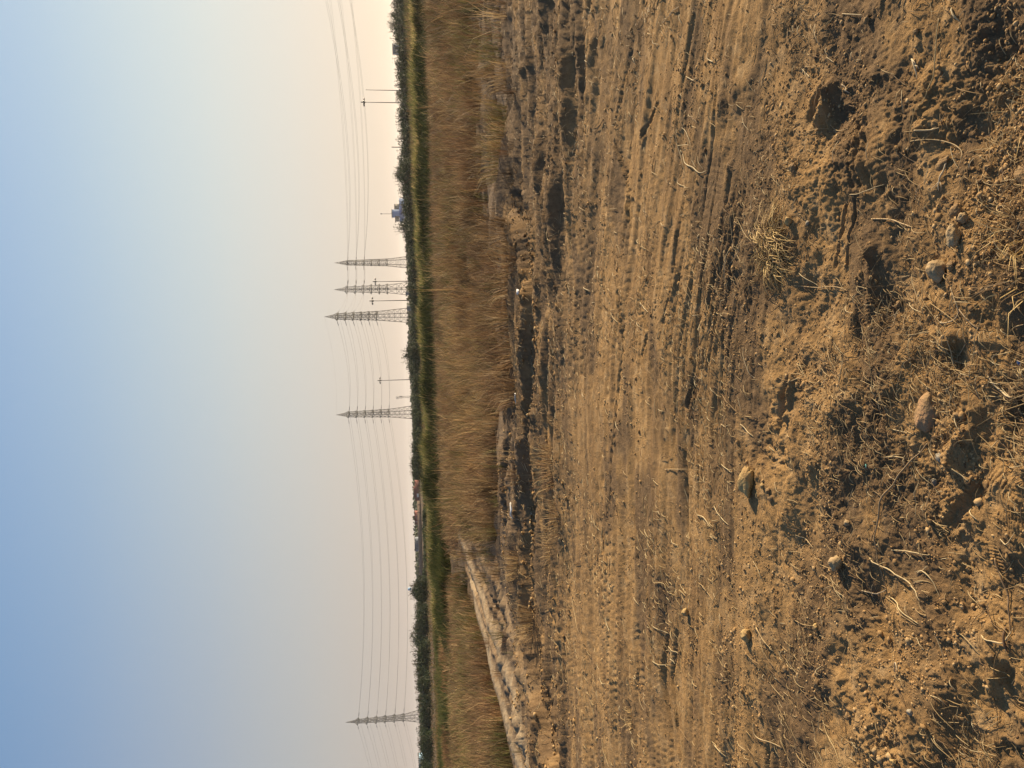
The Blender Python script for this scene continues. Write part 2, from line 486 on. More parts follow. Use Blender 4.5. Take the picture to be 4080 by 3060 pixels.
def blade_mat(name, transl=.35, rough=.7):
    mt, nt, out = new_mat(name)
    a = N(nt, 'ShaderNodeAttribute', attribute_name='Col')
    d = N(nt, 'ShaderNodeBsdfPrincipled'); d.inputs['Roughness'].default_value = rough
    d.inputs['Specular IOR Level'].default_value = .25
    t = N(nt, 'ShaderNodeBsdfTranslucent')
    mx = N(nt, 'ShaderNodeMixShader'); mx.inputs[0].default_value = transl
    nt.links.new(a.outputs['Color'], d.inputs['Base Color']); nt.links.new(a.outputs['Color'], t.inputs['Color'])
    nt.links.new(d.outputs[0], mx.inputs[1]); nt.links.new(t.outputs[0], mx.inputs[2]); nt.links.new(mx.outputs[0], out.inputs[0])
    return mt

def soil_mat(name):
    mt, nt, out = new_mat(name)
    L = nt.links.new
    geo = N(nt, 'ShaderNodeNewGeometry')
    b = N(nt, 'ShaderNodeBsdfPrincipled'); b.inputs['Roughness'].default_value = .95; b.inputs['Specular IOR Level'].default_value = .12
    def noise(scale, det=5, rough=.6, vec=None):
        n = N(nt, 'ShaderNodeTexNoise'); n.inputs['Scale'].default_value = scale; n.inputs['Detail'].default_value = det; n.inputs['Roughness'].default_value = rough
        L(vec or geo.outputs['Position'], n.inputs['Vector']); return n.outputs['Fac']
    def ramp(f, a, bb):
        r = N(nt, 'ShaderNodeMapRange'); r.inputs['From Min'].default_value = a; r.inputs['From Max'].default_value = bb
        L(f, r.inputs['Value']); return r.outputs[0]
    def mix(f, c1, c2):
        mnode = N(nt, 'ShaderNodeMix', data_type='RGBA')
        if isinstance(f, float): mnode.inputs[0].default_value = f
        else: L(f, mnode.inputs[0])
        for i, c in ((6, c1), (7, c2)):
            if isinstance(c, tuple): mnode.inputs[i].default_value = c + (1,)
            else: L(c, mnode.inputs[i])
        return mnode.outputs[2]
    mp = N(nt, 'ShaderNodeMapping'); mp.inputs['Scale'].default_value = (.5, 3.0, 1); L(geo.outputs['Position'], mp.inputs['Vector'])
    c = mix(ramp(noise(1.6, 5), .35, .65), (.365, .230, .102), (.280, .172, .074))
    c = mix(ramp(noise(9, 6), .5, .72), c, (.42, .288, .150))
    c = mix(ramp(noise(1.1, 6, .65, mp.outputs[0]), .47, .72), c, (.185, .115, .056))
    # fine dark humus / wet crumbs and pale grains
    c = mix(ramp(noise(55, 5, .75), .57, .72), c, (.105, .070, .040))
    c = mix(ramp(noise(160, 3, .7), .64, .74), c, (.40, .31, .19))
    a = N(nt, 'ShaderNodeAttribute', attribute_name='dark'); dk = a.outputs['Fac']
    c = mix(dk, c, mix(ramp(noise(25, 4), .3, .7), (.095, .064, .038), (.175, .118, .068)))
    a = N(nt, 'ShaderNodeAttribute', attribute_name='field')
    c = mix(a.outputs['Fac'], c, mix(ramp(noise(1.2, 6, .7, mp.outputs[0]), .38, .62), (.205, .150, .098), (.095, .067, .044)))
    a = N(nt, 'ShaderNodeAttribute', attribute_name='pale')
    c = mix(a.outputs['Fac'], c, mix(ramp(noise(7, 6), .35, .7), (.33, .268, .185), (.22, .160, .10)))
    L(c, b.inputs['Base Color'])
    b1 = N(nt, 'ShaderNodeBump'); b1.inputs['Strength'].default_value = .8; b1.inputs['Distance'].default_value = .010
    L(noise(110, 6, .8), b1.inputs['Height'])
    b2 = N(nt, 'ShaderNodeBump'); b2.inputs['Strength'].default_value = .35; b2.inputs['Distance'].default_value = .05
    L(noise(16, 6, .7), b2.inputs['Height']); L(b1.outputs[0], b2.inputs['Normal'])
    L(b2.outputs[0], b.inputs['Normal']); L(b.outputs[0], out.inputs[0])
    return mt

M_SOIL = soil_mat('soil')
M_BLADE = blade_mat('dry_blades', .22)
M_GREEN = blade_mat('green_blades', .40)
M_LEAF = blade_mat('leaves', .18, .6)
M_BARK = simple_mat('bark', (.10, .075, .05), .9, var=.3)
M_STEEL = simple_mat('galvanised_steel', (.05, .055, .056), .6, .1)
M_WIRE = simple_mat('cable_metal', (.08, .08, .08), .6, .1)
M_INS = simple_mat('insulator_glass', (.12, .13, .13), .4)
M_STRAW = blade_mat('straw', .12, .6)

# ------------------------------------------------------------------ ground: one sheet
def build_ground():
    th = np.concatenate([np.linspace(-180, -36, 60, endpoint=False), np.linspace(-36, 36, 1160, endpoint=False), np.linspace(36, 180, 60, endpoint=False)])
    th = np.radians(th)
    a = 1 / np.linspace(1 / 1.15, 1 / 14., 900)
    rad = np.concatenate([np.linspace(.05, 1.1, 14), a, 1 / np.linspace(1 / 14.1, 1 / 60., 150), np.geomspace(61, 4150, 60)])
    T, R = np.meshgrid(th, rad)
    x = (R * np.sin(T)).ravel(); y = (R * np.cos(T)).ravel()
    z = np.zeros_like(x)
    d = np.hypot(x, y)
    front = (np.abs(np.degrees(np.arctan2(x, y))) < 37) & (d < 27)
    z[front] = H(x[front], y[front]); z[~front] = H(x[~front], y[~front], False)
    z *= 1 - sst(90, 160, d)
    nr, nt_ = len(rad), len(th)
    i = np.arange(nr - 1)[:, None] * nt_; j = np.arange(nt_)[None, :]; jn = (j + 1) % nt_
    q = np.stack([i + j, i + jn, i + nt_ + jn, i + nt_ + j], -1).reshape(-1, 4)
    q = q[:, ::-1]
    # soil masks
    pale = np.zeros_like(x); dark = np.zeros_like(x)
    k = (d > 4) & (d < 60) & (y > 0)
    for P, w, h, c in LINES_W:
        if c:
            dd, _, al, L = dist_poly(x[k], y[k], P)
            pale[k] = np.maximum(pale[k], c * (1 - sst(.6, 1.6, dd / w + .5 * fbm(x[k] * 2, y[k] * 2, 120, 3))))
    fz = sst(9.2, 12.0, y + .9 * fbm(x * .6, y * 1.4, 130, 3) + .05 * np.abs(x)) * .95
    k = (d < 14) & (y > 0)
    dn = fbm(x[k] * .7, y[k] * 1.9, 140, 4) + .35 * fbm(x[k] * 3, y[k] * 5, 144, 3)
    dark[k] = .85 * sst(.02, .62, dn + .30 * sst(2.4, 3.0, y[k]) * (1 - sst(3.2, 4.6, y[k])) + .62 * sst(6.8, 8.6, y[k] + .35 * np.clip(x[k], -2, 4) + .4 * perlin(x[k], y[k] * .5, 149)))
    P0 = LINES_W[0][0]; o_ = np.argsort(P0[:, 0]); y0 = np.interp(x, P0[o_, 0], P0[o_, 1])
    dark = np.maximum(dark, .6 * np.exp(-((y - y0 + .05) / .30) ** 2) * (np.abs(x) < 6))  # shade of the furrow painted into the soil colour along its line
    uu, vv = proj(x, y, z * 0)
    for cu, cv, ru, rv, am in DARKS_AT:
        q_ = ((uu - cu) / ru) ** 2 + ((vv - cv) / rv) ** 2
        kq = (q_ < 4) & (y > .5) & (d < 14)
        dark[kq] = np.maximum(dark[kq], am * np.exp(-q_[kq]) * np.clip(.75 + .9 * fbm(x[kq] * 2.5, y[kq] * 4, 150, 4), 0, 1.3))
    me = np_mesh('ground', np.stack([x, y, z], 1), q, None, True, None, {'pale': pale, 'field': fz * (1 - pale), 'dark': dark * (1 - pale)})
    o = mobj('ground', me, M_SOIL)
    tag(o, kind='structure')
    return o
build_ground()

# ------------------------------------------------------------------ blades
rng = np.random.default_rng(11)

def blades_mesh(name, x, y, z, h, w, lean_dir, lean, col, tipcol=None, seg=2):
    n = len(x)
    ld = np.stack([np.cos(lean_dir), np.sin(lean_dir)], 1)
    yaw = rng.uniform(0, math.pi, n)
    wx = np.stack([np.cos(yaw), np.sin(yaw)], 1)
    V = np.zeros((n, 5, 3), np.float32)
    base = np.stack([x, y, z], 1)
    mid = base.copy(); mid[:, :2] += ld * (h * lean * .32)[:, None]; mid[:, 2] += h * .58
    tip = base.copy(); tip[:, :2] += ld * (h * lean)[:, None]; tip[:, 2] += h * (1 - .25 * lean)
    for i, (c, ww) in enumerate(((base, 1.0), (mid, .8))):
        V[:, 2 * i] = c; V[:, 2 * i + 1] = c
        V[:, 2 * i, :2] += wx * (w * ww / 2)[:, None]; V[:, 2 * i + 1, :2] -= wx * (w * ww / 2)[:, None]
    V[:, 4] = tip
    o = np.arange(n)[:, None] * 5
    q = (o + np.array([[0, 1, 3, 2]])); t = (o + np.array([[2, 3, 4]]))
    C = np.repeat(col[:, None, :], 5, 1)
    if tipcol is not None:
        C[:, 4] = tipcol; C[:, 2:4] = .5 * (col + tipcol)[:, None, :]
    return np_mesh(name, V.reshape(-1, 3), q, t, False, C.reshape(-1, 3))

PAL = {'tan': (.245, .158, .078), 'rust': (.185, .106, .055), 'straw': (.38, .275, .14), 'brown': (.098, .067, .040), 'green': (.062, .078, .026), 'olive': (.155, .138, .048)}
def pick(weights, n):
    ks = list(weights); p = np.array([weights[k] for k in ks], float); p /= p.sum()
    i = rng.choice(len(ks), n, p=p)
    c = np.array([PAL[k] for k in ks])[i]
    return c * rng.uniform(.7, 1.3, (n, 1))

def poly_contains(u, v, poly):
    poly = np.array(poly, float); ins = np.zeros(u.shape, bool); j = len(poly) - 1
    for i in range(len(poly)):
        xi, yi = poly[i]; xj, yj = poly[j]
        k = ((yi > v) != (yj > v)) & (u < (xj - xi) * (v - yi) / (yj - yi + 1e-12) + xi)
        ins ^= k; j = i
    return ins

PAL['gold2'] = (.38, .250, .11)
def field_grass():
    """the brown standing grass between the bare strip and the bank"""
    tot = 400000
    # sample so that density falls with distance
    d = 1 / rng.uniform(1 / 46., 1 / 9.6, tot * 2)
    d = np.where(rng.random(len(d)) < .45, rng.uniform(14, 46, len(d)), d)
    a = np.radians(rng.uniform(-34, 34, len(d)))
    x = d * np.tan(a); y = d
    u, v = proj(x, y, np.zeros_like(x))
    n1 = fbm(x * .25, y * .35, 200, 4); n2 = fbm(x * 1.2, y * 1.8, 210, 3); n3 = fbm(x * .12, y * .9, 220, 3)
    dens = sst(11.6, 14.5, y + 1.3 * n1 + .9 * n2)
    right = sst(.8, 2.5, x) * (1 - sst(14.5, 17.5, y + 1.5 * n1))
    dens = dens * (1 - .88 * np.clip(right, 0, 1)) * (.45 + .55 * sst(-.45, .1, n2))
    dens = np.maximum(dens, .30 * sst(.2, .6, n2 + .3 * n1) * sst(9.6, 10.6, y))
    dens = dens * (.22 + .78 * sst(-.30, .10, fbm(x * .9, y * 1.6, 260, 3)))
    dens = dens * (1 - .8 * sst(.25, .6, n3) * (1 - sst(16, 24, y)))
    tk = track_mask(x, y)
    leftpatch = poly_contains(u, v, [(1765, 2330), (1850, 2335), (1890, 2440), (1950, 2600), (1985, 2760), (2020, 2900), (2050, 3100), (2050, 3500), (1750, 3500), (1760, 2800)])
    lefttrack = (v > 2150) & ~leftpatch & (u > 1790)
    dens = np.where(leftpatch, .95, dens); dens = np.where(lefttrack, dens * .12, dens)
    dens = dens * (1 - tk)
    dens = dens * ((y < bank_y(x) - 1.6) | (x < -11))
    keep = np.nonzero(rng.random(len(x)) < dens)[0][:22000]
    per = rng.integers(10, 30, len(keep)); idx = np.repeat(keep, per)
    x, y, u, v, n1, n2, n3, leftpatch = [q[idx] for q in (x, y, u, v, n1, n2, n3, leftpatch)]
    n = len(x)
    fan = rng.uniform(0, 2 * math.pi, n); sp = np.abs(rng.normal(0, .085, n)) * np.clip(y / 18, .8, 1.8)
    x = x + np.cos(fan) * sp; y = y + np.sin(fan) * sp
    cl = np.repeat(np.arange(len(keep)), per)
    ch = np.exp(rng.normal(0, .28, len(keep)))[cl]; cc = rng.choice(5, len(keep), p=[.31, .23, .11, .28, .07])[cl]; cb = rng.uniform(.65, 1.4, len(keep))[cl]
    z = H(x, y, False) - .02
    h = rng.uniform(.22, .55, n) * (.75 + .5 * np.clip(n1 + .5, 0, 1.3)) * (.72 + .28 * sst(12, 20, y)) * (1 + .55 * np.clip(n2, -.6, .8))
    h = np.where(leftpatch, rng.uniform(.25, .5, n), h)
    h = h * ch * rng.uniform(.6, 1.1, n) * (1 - .45 * sst(26, 42, y))
    w = rng.uniform(.004, .009, n) * np.clip(y / 14, .8, 2.6)
    lean_dir = fan + rng.normal(0, .5, n); lean = np.clip(.15 + sp * 3.2 + rng.normal(0, .12, n), .05, 1.0)
    lean_dir = np.where(rng.random(n) < .25, rng.normal(.15, .6, n), lean_dir)
    col = np.array([PAL['tan'], PAL['rust'], PAL['straw'], PAL['brown'], PAL['olive']])[cc] * (cb * rng.uniform(.8, 1.2, n))[:, None]
    g = sst(.05, .5, fbm(x * .18, y * .5, 230, 3) + np.where(leftpatch, .22, 0))
    gm = rng.random(n) < g * .55
    col[gm] = pick({'green': 1, 'olive': 1.6}, n)[gm]
    gd = rng.random(n) < .75 * np.exp(-((v - 1500) / 480) ** 2 - ((u - 1905) / 70) ** 2) * (.6 + n2)
    col[gd] = pick({'gold2': 2, 'tan': 2, 'straw': .6}, n)[gd]
    rs = rng.random(n) < sst(.1, .5, fbm(x * .3, y * .6, 240, 3)) * .6
    rs = rs & ~gm & ~gd
    col[rs] = pick({'rust': 3, 'tan': 1, 'brown': 1}, n)[rs]
    col = col * (1 + .45 * fbm(x * .22, y * .6, 250, 4))[:, None]
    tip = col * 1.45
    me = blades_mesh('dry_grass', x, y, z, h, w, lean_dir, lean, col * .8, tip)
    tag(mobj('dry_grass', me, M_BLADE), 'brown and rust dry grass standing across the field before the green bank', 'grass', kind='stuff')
field_grass()

def bank_grass():
    n = 90000
    x = rng.uniform(-13, 34, n)
    off = rng.normal(1.6, 1.7, n)
    y = bank_y(x) + off * 1.25
    y = np.where(x < -11.5, y + rng.normal(0, .5, n), y)
    z = H(x, y, False) - .03
    nn = fbm(x * .35, y * .5, 300, 3)
    prof = np.exp(-((off - 1.6) / 2.6) ** 2)
    h = rng.uniform(.5, .95, n) * (.6 + .5 * prof) * (1 + .45 * nn) * (1 - .5 * sst(-11, -13, x)) * (1 + .02 * np.sin(x))
    w = rng.uniform(.018, .035, n)
    ld = rng.normal(.1, 1.0, n); le = rng.uniform(.15, .8, n)
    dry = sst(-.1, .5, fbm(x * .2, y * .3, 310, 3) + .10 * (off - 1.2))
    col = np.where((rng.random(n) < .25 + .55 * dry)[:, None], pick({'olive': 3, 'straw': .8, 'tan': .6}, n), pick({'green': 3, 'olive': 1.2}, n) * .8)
    shaded_front = (off < .6 + .8 * nn) & (rng.random(n) < .93)
    col = np.where(shaded_front[:, None], pick({'green': 1}, n) * .55, col)  # shade on the bank's near front painted into the blade colour
    me = blades_mesh('green_grass', x, y, z, h, w, ld, le, col * .8, np.where(shaded_front[:, None], col * 1.15, col * 2.7))  # sunlit top painted in too: tips brightened behind the front
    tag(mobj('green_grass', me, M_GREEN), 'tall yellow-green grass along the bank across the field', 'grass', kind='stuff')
bank_grass()

def bank_bush():
    """bulky dark green growth where the bank meets the farm track"""
    n = 26000
    x = rng.uniform(-12.3, -3.5, n); t = sst(-3.5, -9, x)
    y = bank_y(x) - 3.6 * t * rng.random(n) ** .7 + .8
    f = sst(-12.3, -11.3, x)
    nn = fbm(x * .7, y * .7, 360, 3)
    h = rng.uniform(.35, .8, n) * (.7 + .3 * t) * (1 + .6 * nn) * (.4 + .6 * f)
    col = pick({'green': 4, 'olive': .6}, n) * .6
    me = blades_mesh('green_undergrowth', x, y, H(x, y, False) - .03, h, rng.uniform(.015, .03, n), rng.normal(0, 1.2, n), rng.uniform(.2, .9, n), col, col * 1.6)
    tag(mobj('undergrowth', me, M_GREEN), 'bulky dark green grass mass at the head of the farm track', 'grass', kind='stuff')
bank_bush()

def scrub():
    n = 110000
    y = np.where(rng.random(n) < .6, rng.uniform(49, 90, n), rng.uniform(60, 190, n))
    x = y * np.tan(np.radians(rng.uniform(-32, 32, n)))
    keep = (y > bank_y(x) + 4) | (x < -13)
    x = x[keep]; y = y[keep]; n = len(x)
    u, v = proj(x, y, np.zeros_like(x))
    z = np.zeros(n) - .03
    nn = fbm(x * .08, y * .12, 320, 4)
    hh = .45 + .65 * sst(1100, 500, v) * sst(50, 60, y) + .25 * sst(1700, 1300, v)
    h = rng.uniform(.5, 1., n) * hh * (1 + .5 * nn)
    h = np.where(v > 1900, h * .55, h)
    w = rng.uniform(.03, .07, n) * np.clip(y / 60, 1, 3)
    col = np.where((rng.random(n) < np.clip(.35 + .6 * nn, .05, .9))[:, None], pick({'green': 2, 'olive': 1}, n) * .8, pick({'brown': 3, 'rust': 1, 'tan': 1}, n) * .9)
    me = blades_mesh('brush', x, y, z, h, w, rng.normal(0, 1.2, n), rng.uniform(.1, .6, n), col, col * 1.25)
    tag(mobj('brush', me, M_GREEN), 'brown and green low weeds between the bank and the treeline', 'weeds', kind='stuff')
scrub()

def left_hedge():
    """green and reddish strips on the far left before the treeline"""
    n = 60000
    y = rng.uniform(40, 80, n); x = -y * rng.uniform(.30, .62, n)
    row = np.where(rng.random(n) < .5, 46, 62) + rng.normal(0, 1.6, n)
    y = row + .05 * (x + 12)
    x = -y * rng.uniform(.285, .62, n)
    nn = fbm(x * .3, y * .3, 340, 3)
    k = rng.random(n) < sst(-.35, .3, nn) + .25
    x = x[k]; y = y[k]; nn = nn[k]; n = len(x)
    h = rng.uniform(.3, .65, n) * (1 + .5 * nn)
    red = rng.random(n) < sst(.1, .4, fbm(x * .15, y * .2, 350, 2)) * .85
    col = np.where(red[:, None], pick({'rust': 2, 'tan': 1.5}, n), pick({'green': 2.5, 'olive': 1}, n) * .8)
    me = blades_mesh('weeds', x, y, np.zeros(n) - .03, h, rng.uniform(.02, .04, n), rng.normal(0, 1.2, n), rng.uniform(.1, .7, n), col, col * 1.4)
    tag(mobj('weeds', me, M_GREEN), 'patchy green and reddish weeds in rows beyond the left grass patch', 'weeds', kind='stuff')
left_hedge()

# ------------------------------------------------------------------ grass tufts, each a thing
def tuft(u, v, hgt, nbl, label, pal=None, name='grass_tuft', group='dry grass tufts', spread=.12, lean=(.2, 1.1), dirm=None, wid=(.004, .008), z=0.0, flat=False):
    gx, gy = G(u, v)
    gz = H1(gx, gy)
    r = spread * np.sqrt(rng.random(nbl)); t = rng.uniform(0, 2 * math.pi, nbl)
    x = r * np.cos(t); y = r * np.sin(t)
    ld = np.arctan2(y, x) + rng.normal(0, .5, nbl)
    if dirm is not None: ld = rng.normal(dirm, .7, nbl)
    h = hgt * rng.uniform(.45, 1.1, nbl)
    le = rng.uniform(lean[0], lean[1], nbl)
    col = pick(pal or {'tan': 3, 'rust': 1.5, 'straw': 1.6, 'brown': 1}, nbl)
    if flat:
        V, q, C = straw_arrays(x, y, np.zeros(nbl) + .01, h, rng.uniform(0, 2 * math.pi, nbl), rng.normal(0, .9, nbl), rng.uniform(.0009, .0018, nbl), col, lift=rng.uniform(0, .035, nbl), follow=False)
        me = np_mesh(name, V, q, None, True, C)
        o = mobj(name, me, M_STRAW, None, (float(gx), float(gy), gz))
    else:
        me = blades_mesh(name, x, y, np.zeros(nbl) - .02, h, rng.uniform(wid[0], wid[1], nbl), ld, le, col, col * 1.35)
        o = mobj(name, me, M_BLADE, None, (float(gx), float(gy), gz))
    tag(o, label, 'grass tuft', group)
    return o

def straw_arrays(x, y, z, L, ang, curl, rad, col, lift=None, follow=True, K=5, n=3):
    m_ = len(x)
    P = np.zeros((m_, K, 3))
    a = ang.copy(); px = x.copy(); py = y.copy()
    for k in range(K):
        P[:, k, 0] = px; P[:, k, 1] = py
        if k < K - 1:
            px = px + np.cos(a) * L / (K - 1); py = py + np.sin(a) * L / (K - 1); a = a + curl / (K - 1)
    s = np.linspace(0, 1, K)[None, :]
    li = (lift if lift is not None else np.zeros(m_))[:, None] * np.sin(s * math.pi)
    if follow:
        zz = H(P[:, :, 0].ravel(), P[:, :, 1].ravel()).reshape(m_, K)
        P[:, :, 2] = np.maximum(zz, .5 * (zz + zz.max(1, keepdims=True))) + rad[:, None] * 1.0 + li
    else:
        P[:, :, 2] = z[:, None] + li
    d = np.gradient(P, axis=1); d /= np.linalg.norm(d, axis=2, keepdims=True) + 1e-9
    up = np.zeros_like(d); up[..., 2] = 1
    sx = np.cross(d, up); sx /= np.linalg.norm(sx, axis=2, keepdims=True) + 1e-9
    sy = np.cross(sx, d)
    V = np.zeros((m_, K, n, 3))
    taper = np.array([.7, 1, 1, .9, .45])[:K] if K == 5 else np.linspace(1, .5, K)
    for i in range(n):
        t = 2 * math.pi * i / n + math.pi / 2
        V[:, :, i] = P + (sx * math.cos(t) + sy * math.sin(t)) * (rad[:, None] * taper[None, :])[..., None]
    o = (np.arange(m_) * K * n)[:, None, None, None]; kk = (np.arange(K - 1) * n)[None, :, None, None]
    f = np.array([[i, (i + 1) % n, n + (i + 1) % n, n + i] for i in range(n)])[None, None]
    q = (o + kk + f).reshape(-1, 4)
    C = np.repeat(col, K * n, 0)
    return V.reshape(-1, 3), q, C

STRAWC = .78 * np.array([(.58, .45, .25), (.48, .35, .18), (.36, .24, .12), (.22, .14, .08), (.65, .54, .34)])
def litter_zone(x, y):
    uu, vv = proj(x, y, np.zeros_like(x)); r = np.zeros_like(x)
    for cu, cv, ru, rv, am in DARKS_AT: r = np.maximum(r, am * np.exp(-((uu - cu) / ru) ** 2 - ((vv - cv) / rv) ** 2))
    return r
def straw_litter():
    n = 26000
    d = np.where(rng.random(n) < .62, 1 / rng.uniform(1 / 5.0, 1 / 1.5, n), rng.uniform(3.5, 11, n))
    x = d * np.tan(np.radians(rng.uniform(-31, 31, n))); y = d
    k = rng.random(n) < .10 + .9 * sst(-.05, .55, fbm(x * 1.1, y * 1.1, 400, 3)) + .5 * sst(7, 8.5, y) + litter_zone(x, y)
    x = x[k]; y = y[k]; n = len(x)
    L = np.exp(rng.normal(math.log(.035), .5, n)) * (1 + .1 * y); r = rng.uniform(.0006, .0014, n) * np.clip(y / 2.5, 1, 2.4)
    c = STRAWC[rng.choice(5, n, p=[.26, .28, .22, .16, .08])] * rng.uniform(.75, 1.15, (n, 1))
    V, q, C = straw_arrays(x, y, None, L, rng.normal(.9, 1.1, n), rng.normal(0, .45, n), r, c, lift=rng.uniform(0, .012, n))
    tag(mobj('straw_litter', np_mesh('straw_litter', V, q, None, True, C), M_STRAW), 'short dry straw bits scattered over the bare soil', 'straw', kind='stuff')
straw_litter()

def ico():
    t = (1 + 5 ** .5) / 2
    v = np.array([(-1, t, 0), (1, t, 0), (-1, -t, 0), (1, -t, 0), (0, -1, t), (0, 1, t), (0, -1, -t), (0, 1, -t), (t, 0, -1), (t, 0, 1), (-t, 0, -1), (-t, 0, 1)], float)
    v /= np.linalg.norm(v[0])
    f = np.array([(0, 11, 5), (0, 5, 1), (0, 1, 7), (0, 7, 10), (0, 10, 11), (1, 5, 9), (5, 11, 4), (11, 10, 2), (10, 7, 6), (7, 1, 8), (3, 9, 4), (3, 4, 2), (3, 2, 6), (3, 6, 8), (3, 8, 9), (4, 9, 5), (2, 4, 11), (6, 2, 10), (8, 6, 7), (9, 8, 1)])
    return v, f
IV, IF = ico()

def subdiv(v, f, k):
    for _ in range(k):
        cache = {}; v = list(map(tuple, v)); nf = []
        def mp(a, b):
            key = (min(a, b), max(a, b))
            if key not in cache:
                p = np.array(v[a]) + np.array(v[b]); p /= np.linalg.norm(p); v.append(tuple(p)); cache[key] = len(v) - 1
            return cache[key]
        for a, b, c in f:
            ab, bc, ca = mp(a, b), mp(b, c), mp(c, a)
            nf += [(a, ab, ca), (b, bc, ab), (c, ca, bc), (ab, bc, ca)]
        f = nf
    return np.array(v), np.array(f)
SV, SF = subdiv(IV, IF, 3)

def clod_mat():
    mt, nt, out = new_mat('clods')
    a = N(nt, 'ShaderNodeAttribute', attribute_name='Col')
    b = N(nt, 'ShaderNodeBsdfPrincipled'); b.inputs['Roughness'].default_value = .95; b.inputs['Specular IOR Level'].default_value = .1
    geo = N(nt, 'ShaderNodeNewGeometry'); no = N(nt, 'ShaderNodeTexNoise'); no.inputs['Scale'].default_value = 220; no.inputs['Detail'].default_value = 4
    bm_ = N(nt, 'ShaderNodeBump'); bm_.inputs['Strength'].default_value = .6; bm_.inputs['Distance'].default_value = .003
    nt.links.new(geo.outputs['Position'], no.inputs['Vector']); nt.links.new(no.outputs['Fac'], bm_.inputs['Height'])
    nt.links.new(bm_.outputs[0], b.inputs['Normal']); nt.links.new(a.outputs['Color'], b.inputs['Base Color']); nt.links.new(b.outputs[0], out.inputs[0])
    return mt
M_CLOD = clod_mat()

def clods():
    n = 90000
    d = np.where(rng.random(n) < .75, 1 / rng.uniform(1 / 4.2, 1 / 1.45, n), rng.uniform(3.5, 11, n))
    x = d * np.tan(np.radians(rng.uniform(-31, 31, n))); y = d
    u, v = proj(x, y, np.zeros_like(x))
    dn = sst(.0, .6, fbm(x * 1.6, y * 1.6, 420, 3) + .05)
    for (cu, cv, ru, rv, s) in ((3960, 850, 160, 260, 1), (3230, 2560, 110, 220, 1.2), (3480, 2560, 120, 160, .5), (3300, 1300, 200, 300, .4), (4000, 60, 90, 200, .4), (3850, 1100, 120, 120, .5)):
        dn = np.maximum(dn, s * np.exp(-((u - cu) / ru) ** 2 - ((v - cv) / rv) ** 2))
    k = rng.random(n) < .06 + .8 * dn
    x = x[k]; y = y[k]; n = len(x)
    s = np.exp(rng.normal(math.log(.0027), .5, n)) * np.clip(y / 3, 1, 2.2)
    s = np.minimum(s, .016)
    m2 = 5200
    P0 = LINES_W[0][0]; P1 = LINES_W[1][0]
    ex = np.concatenate([rng.uniform(-5.6, 2.6, m2 // 2), rng.uniform(-4.6, 0, m2 // 4), rng.uniform(-6, 1, m2 // 4)])
    o0 = np.argsort(P0[:, 0]); o1 = np.argsort(P1[:, 0])
    ey = np.concatenate([np.interp(ex[:m2 // 2], P0[o0, 0], P0[o0, 1]) + rng.normal(0, .16, m2 // 2), np.interp(ex[m2 // 2:m2 // 2 + m2 // 4], P1[o1, 0], P1[o1, 1]) + rng.normal(0, .15, m2 // 4), rng.uniform(7.6, 12, m2 // 4)])
    es = np.minimum(np.exp(rng.normal(math.log(.010), .55, m2)), .032)
    x = np.concatenate([x, ex]); y = np.concatenate([y, ey]); s = np.concatenate([s, es]); n = len(x)
    z = H(x, y) + s * .15
    V = IV[None] * rng.uniform(.7, 1.25, (n, 12, 1)) * s[:, None, None]
    sc = rng.uniform(.7, 1.3, (n, 1, 3)); sc[..., 2] *= .6
    V = V * sc + np.stack([x, y, z], 1)[:, None]
    F = IF[None] + (np.arange(n) * 12)[:, None, None]
    c = np.array([(.33, .212, .10), (.25, .158, .074), (.39, .275, .145), (.145, .092, .05)])[rng.choice(4, n, p=[.4, .3, .2, .1])]
    C = np.repeat(c * rng.uniform(.85, 1.15, (n, 1)), 12, 0)
    tag(mobj('gravel', np_mesh('gravel', V.reshape(-1, 3), None, F.reshape(-1, 3), True, C), M_CLOD), 'small crumbs and pebbles scattered over the trampled soil', 'gravel', kind='stuff')
clods()

# ------------------------------------------------------------------ stones, each a thing
def stone_mat(name, c1, c2, sc=25):
    mt, nt, out = new_mat(name)
    tc = N(nt, 'ShaderNodeTexCoord'); no = N(nt, 'ShaderNodeTexNoise'); no.inputs['Scale'].default_value = sc; no.inputs['Detail'].default_value = 7
    mr = N(nt, 'ShaderNodeMapRange'); mr.inputs['From Min'].default_value = .38; mr.inputs['From Max'].default_value = .62
    mx = N(nt, 'ShaderNodeMix', data_type='RGBA'); mx.inputs[6].default_value = c1 + (1,); mx.inputs[7].default_value = c2 + (1,)
    b = N(nt, 'ShaderNodeBsdfPrincipled'); b.inputs['Roughness'].default_value = .85; b.inputs['Specular IOR Level'].default_value = .2
    n2 = N(nt, 'ShaderNodeTexNoise'); n2.inputs['Scale'].default_value = 90; n2.inputs['Detail'].default_value = 6
    bm_ = N(nt, 'ShaderNodeBump'); bm_.inputs['Strength'].default_value = .9; bm_.inputs['Distance'].default_value = .008
    nt.links.new(tc.outputs['Object'], no.inputs[0]); nt.links.new(tc.outputs['Object'], n2.inputs[0])
    nt.links.new(no.outputs['Fac'], mr.inputs['Value']); nt.links.new(mr.outputs[0], mx.inputs[0]); nt.links.new(mx.outputs[2], b.inputs['Base Color'])
    nt.links.new(n2.outputs['Fac'], bm_.inputs['Height']); nt.links.new(bm_.outputs[0], b.inputs['Normal']); nt.links.new(b.outputs[0], out.inputs[0])
    return mt
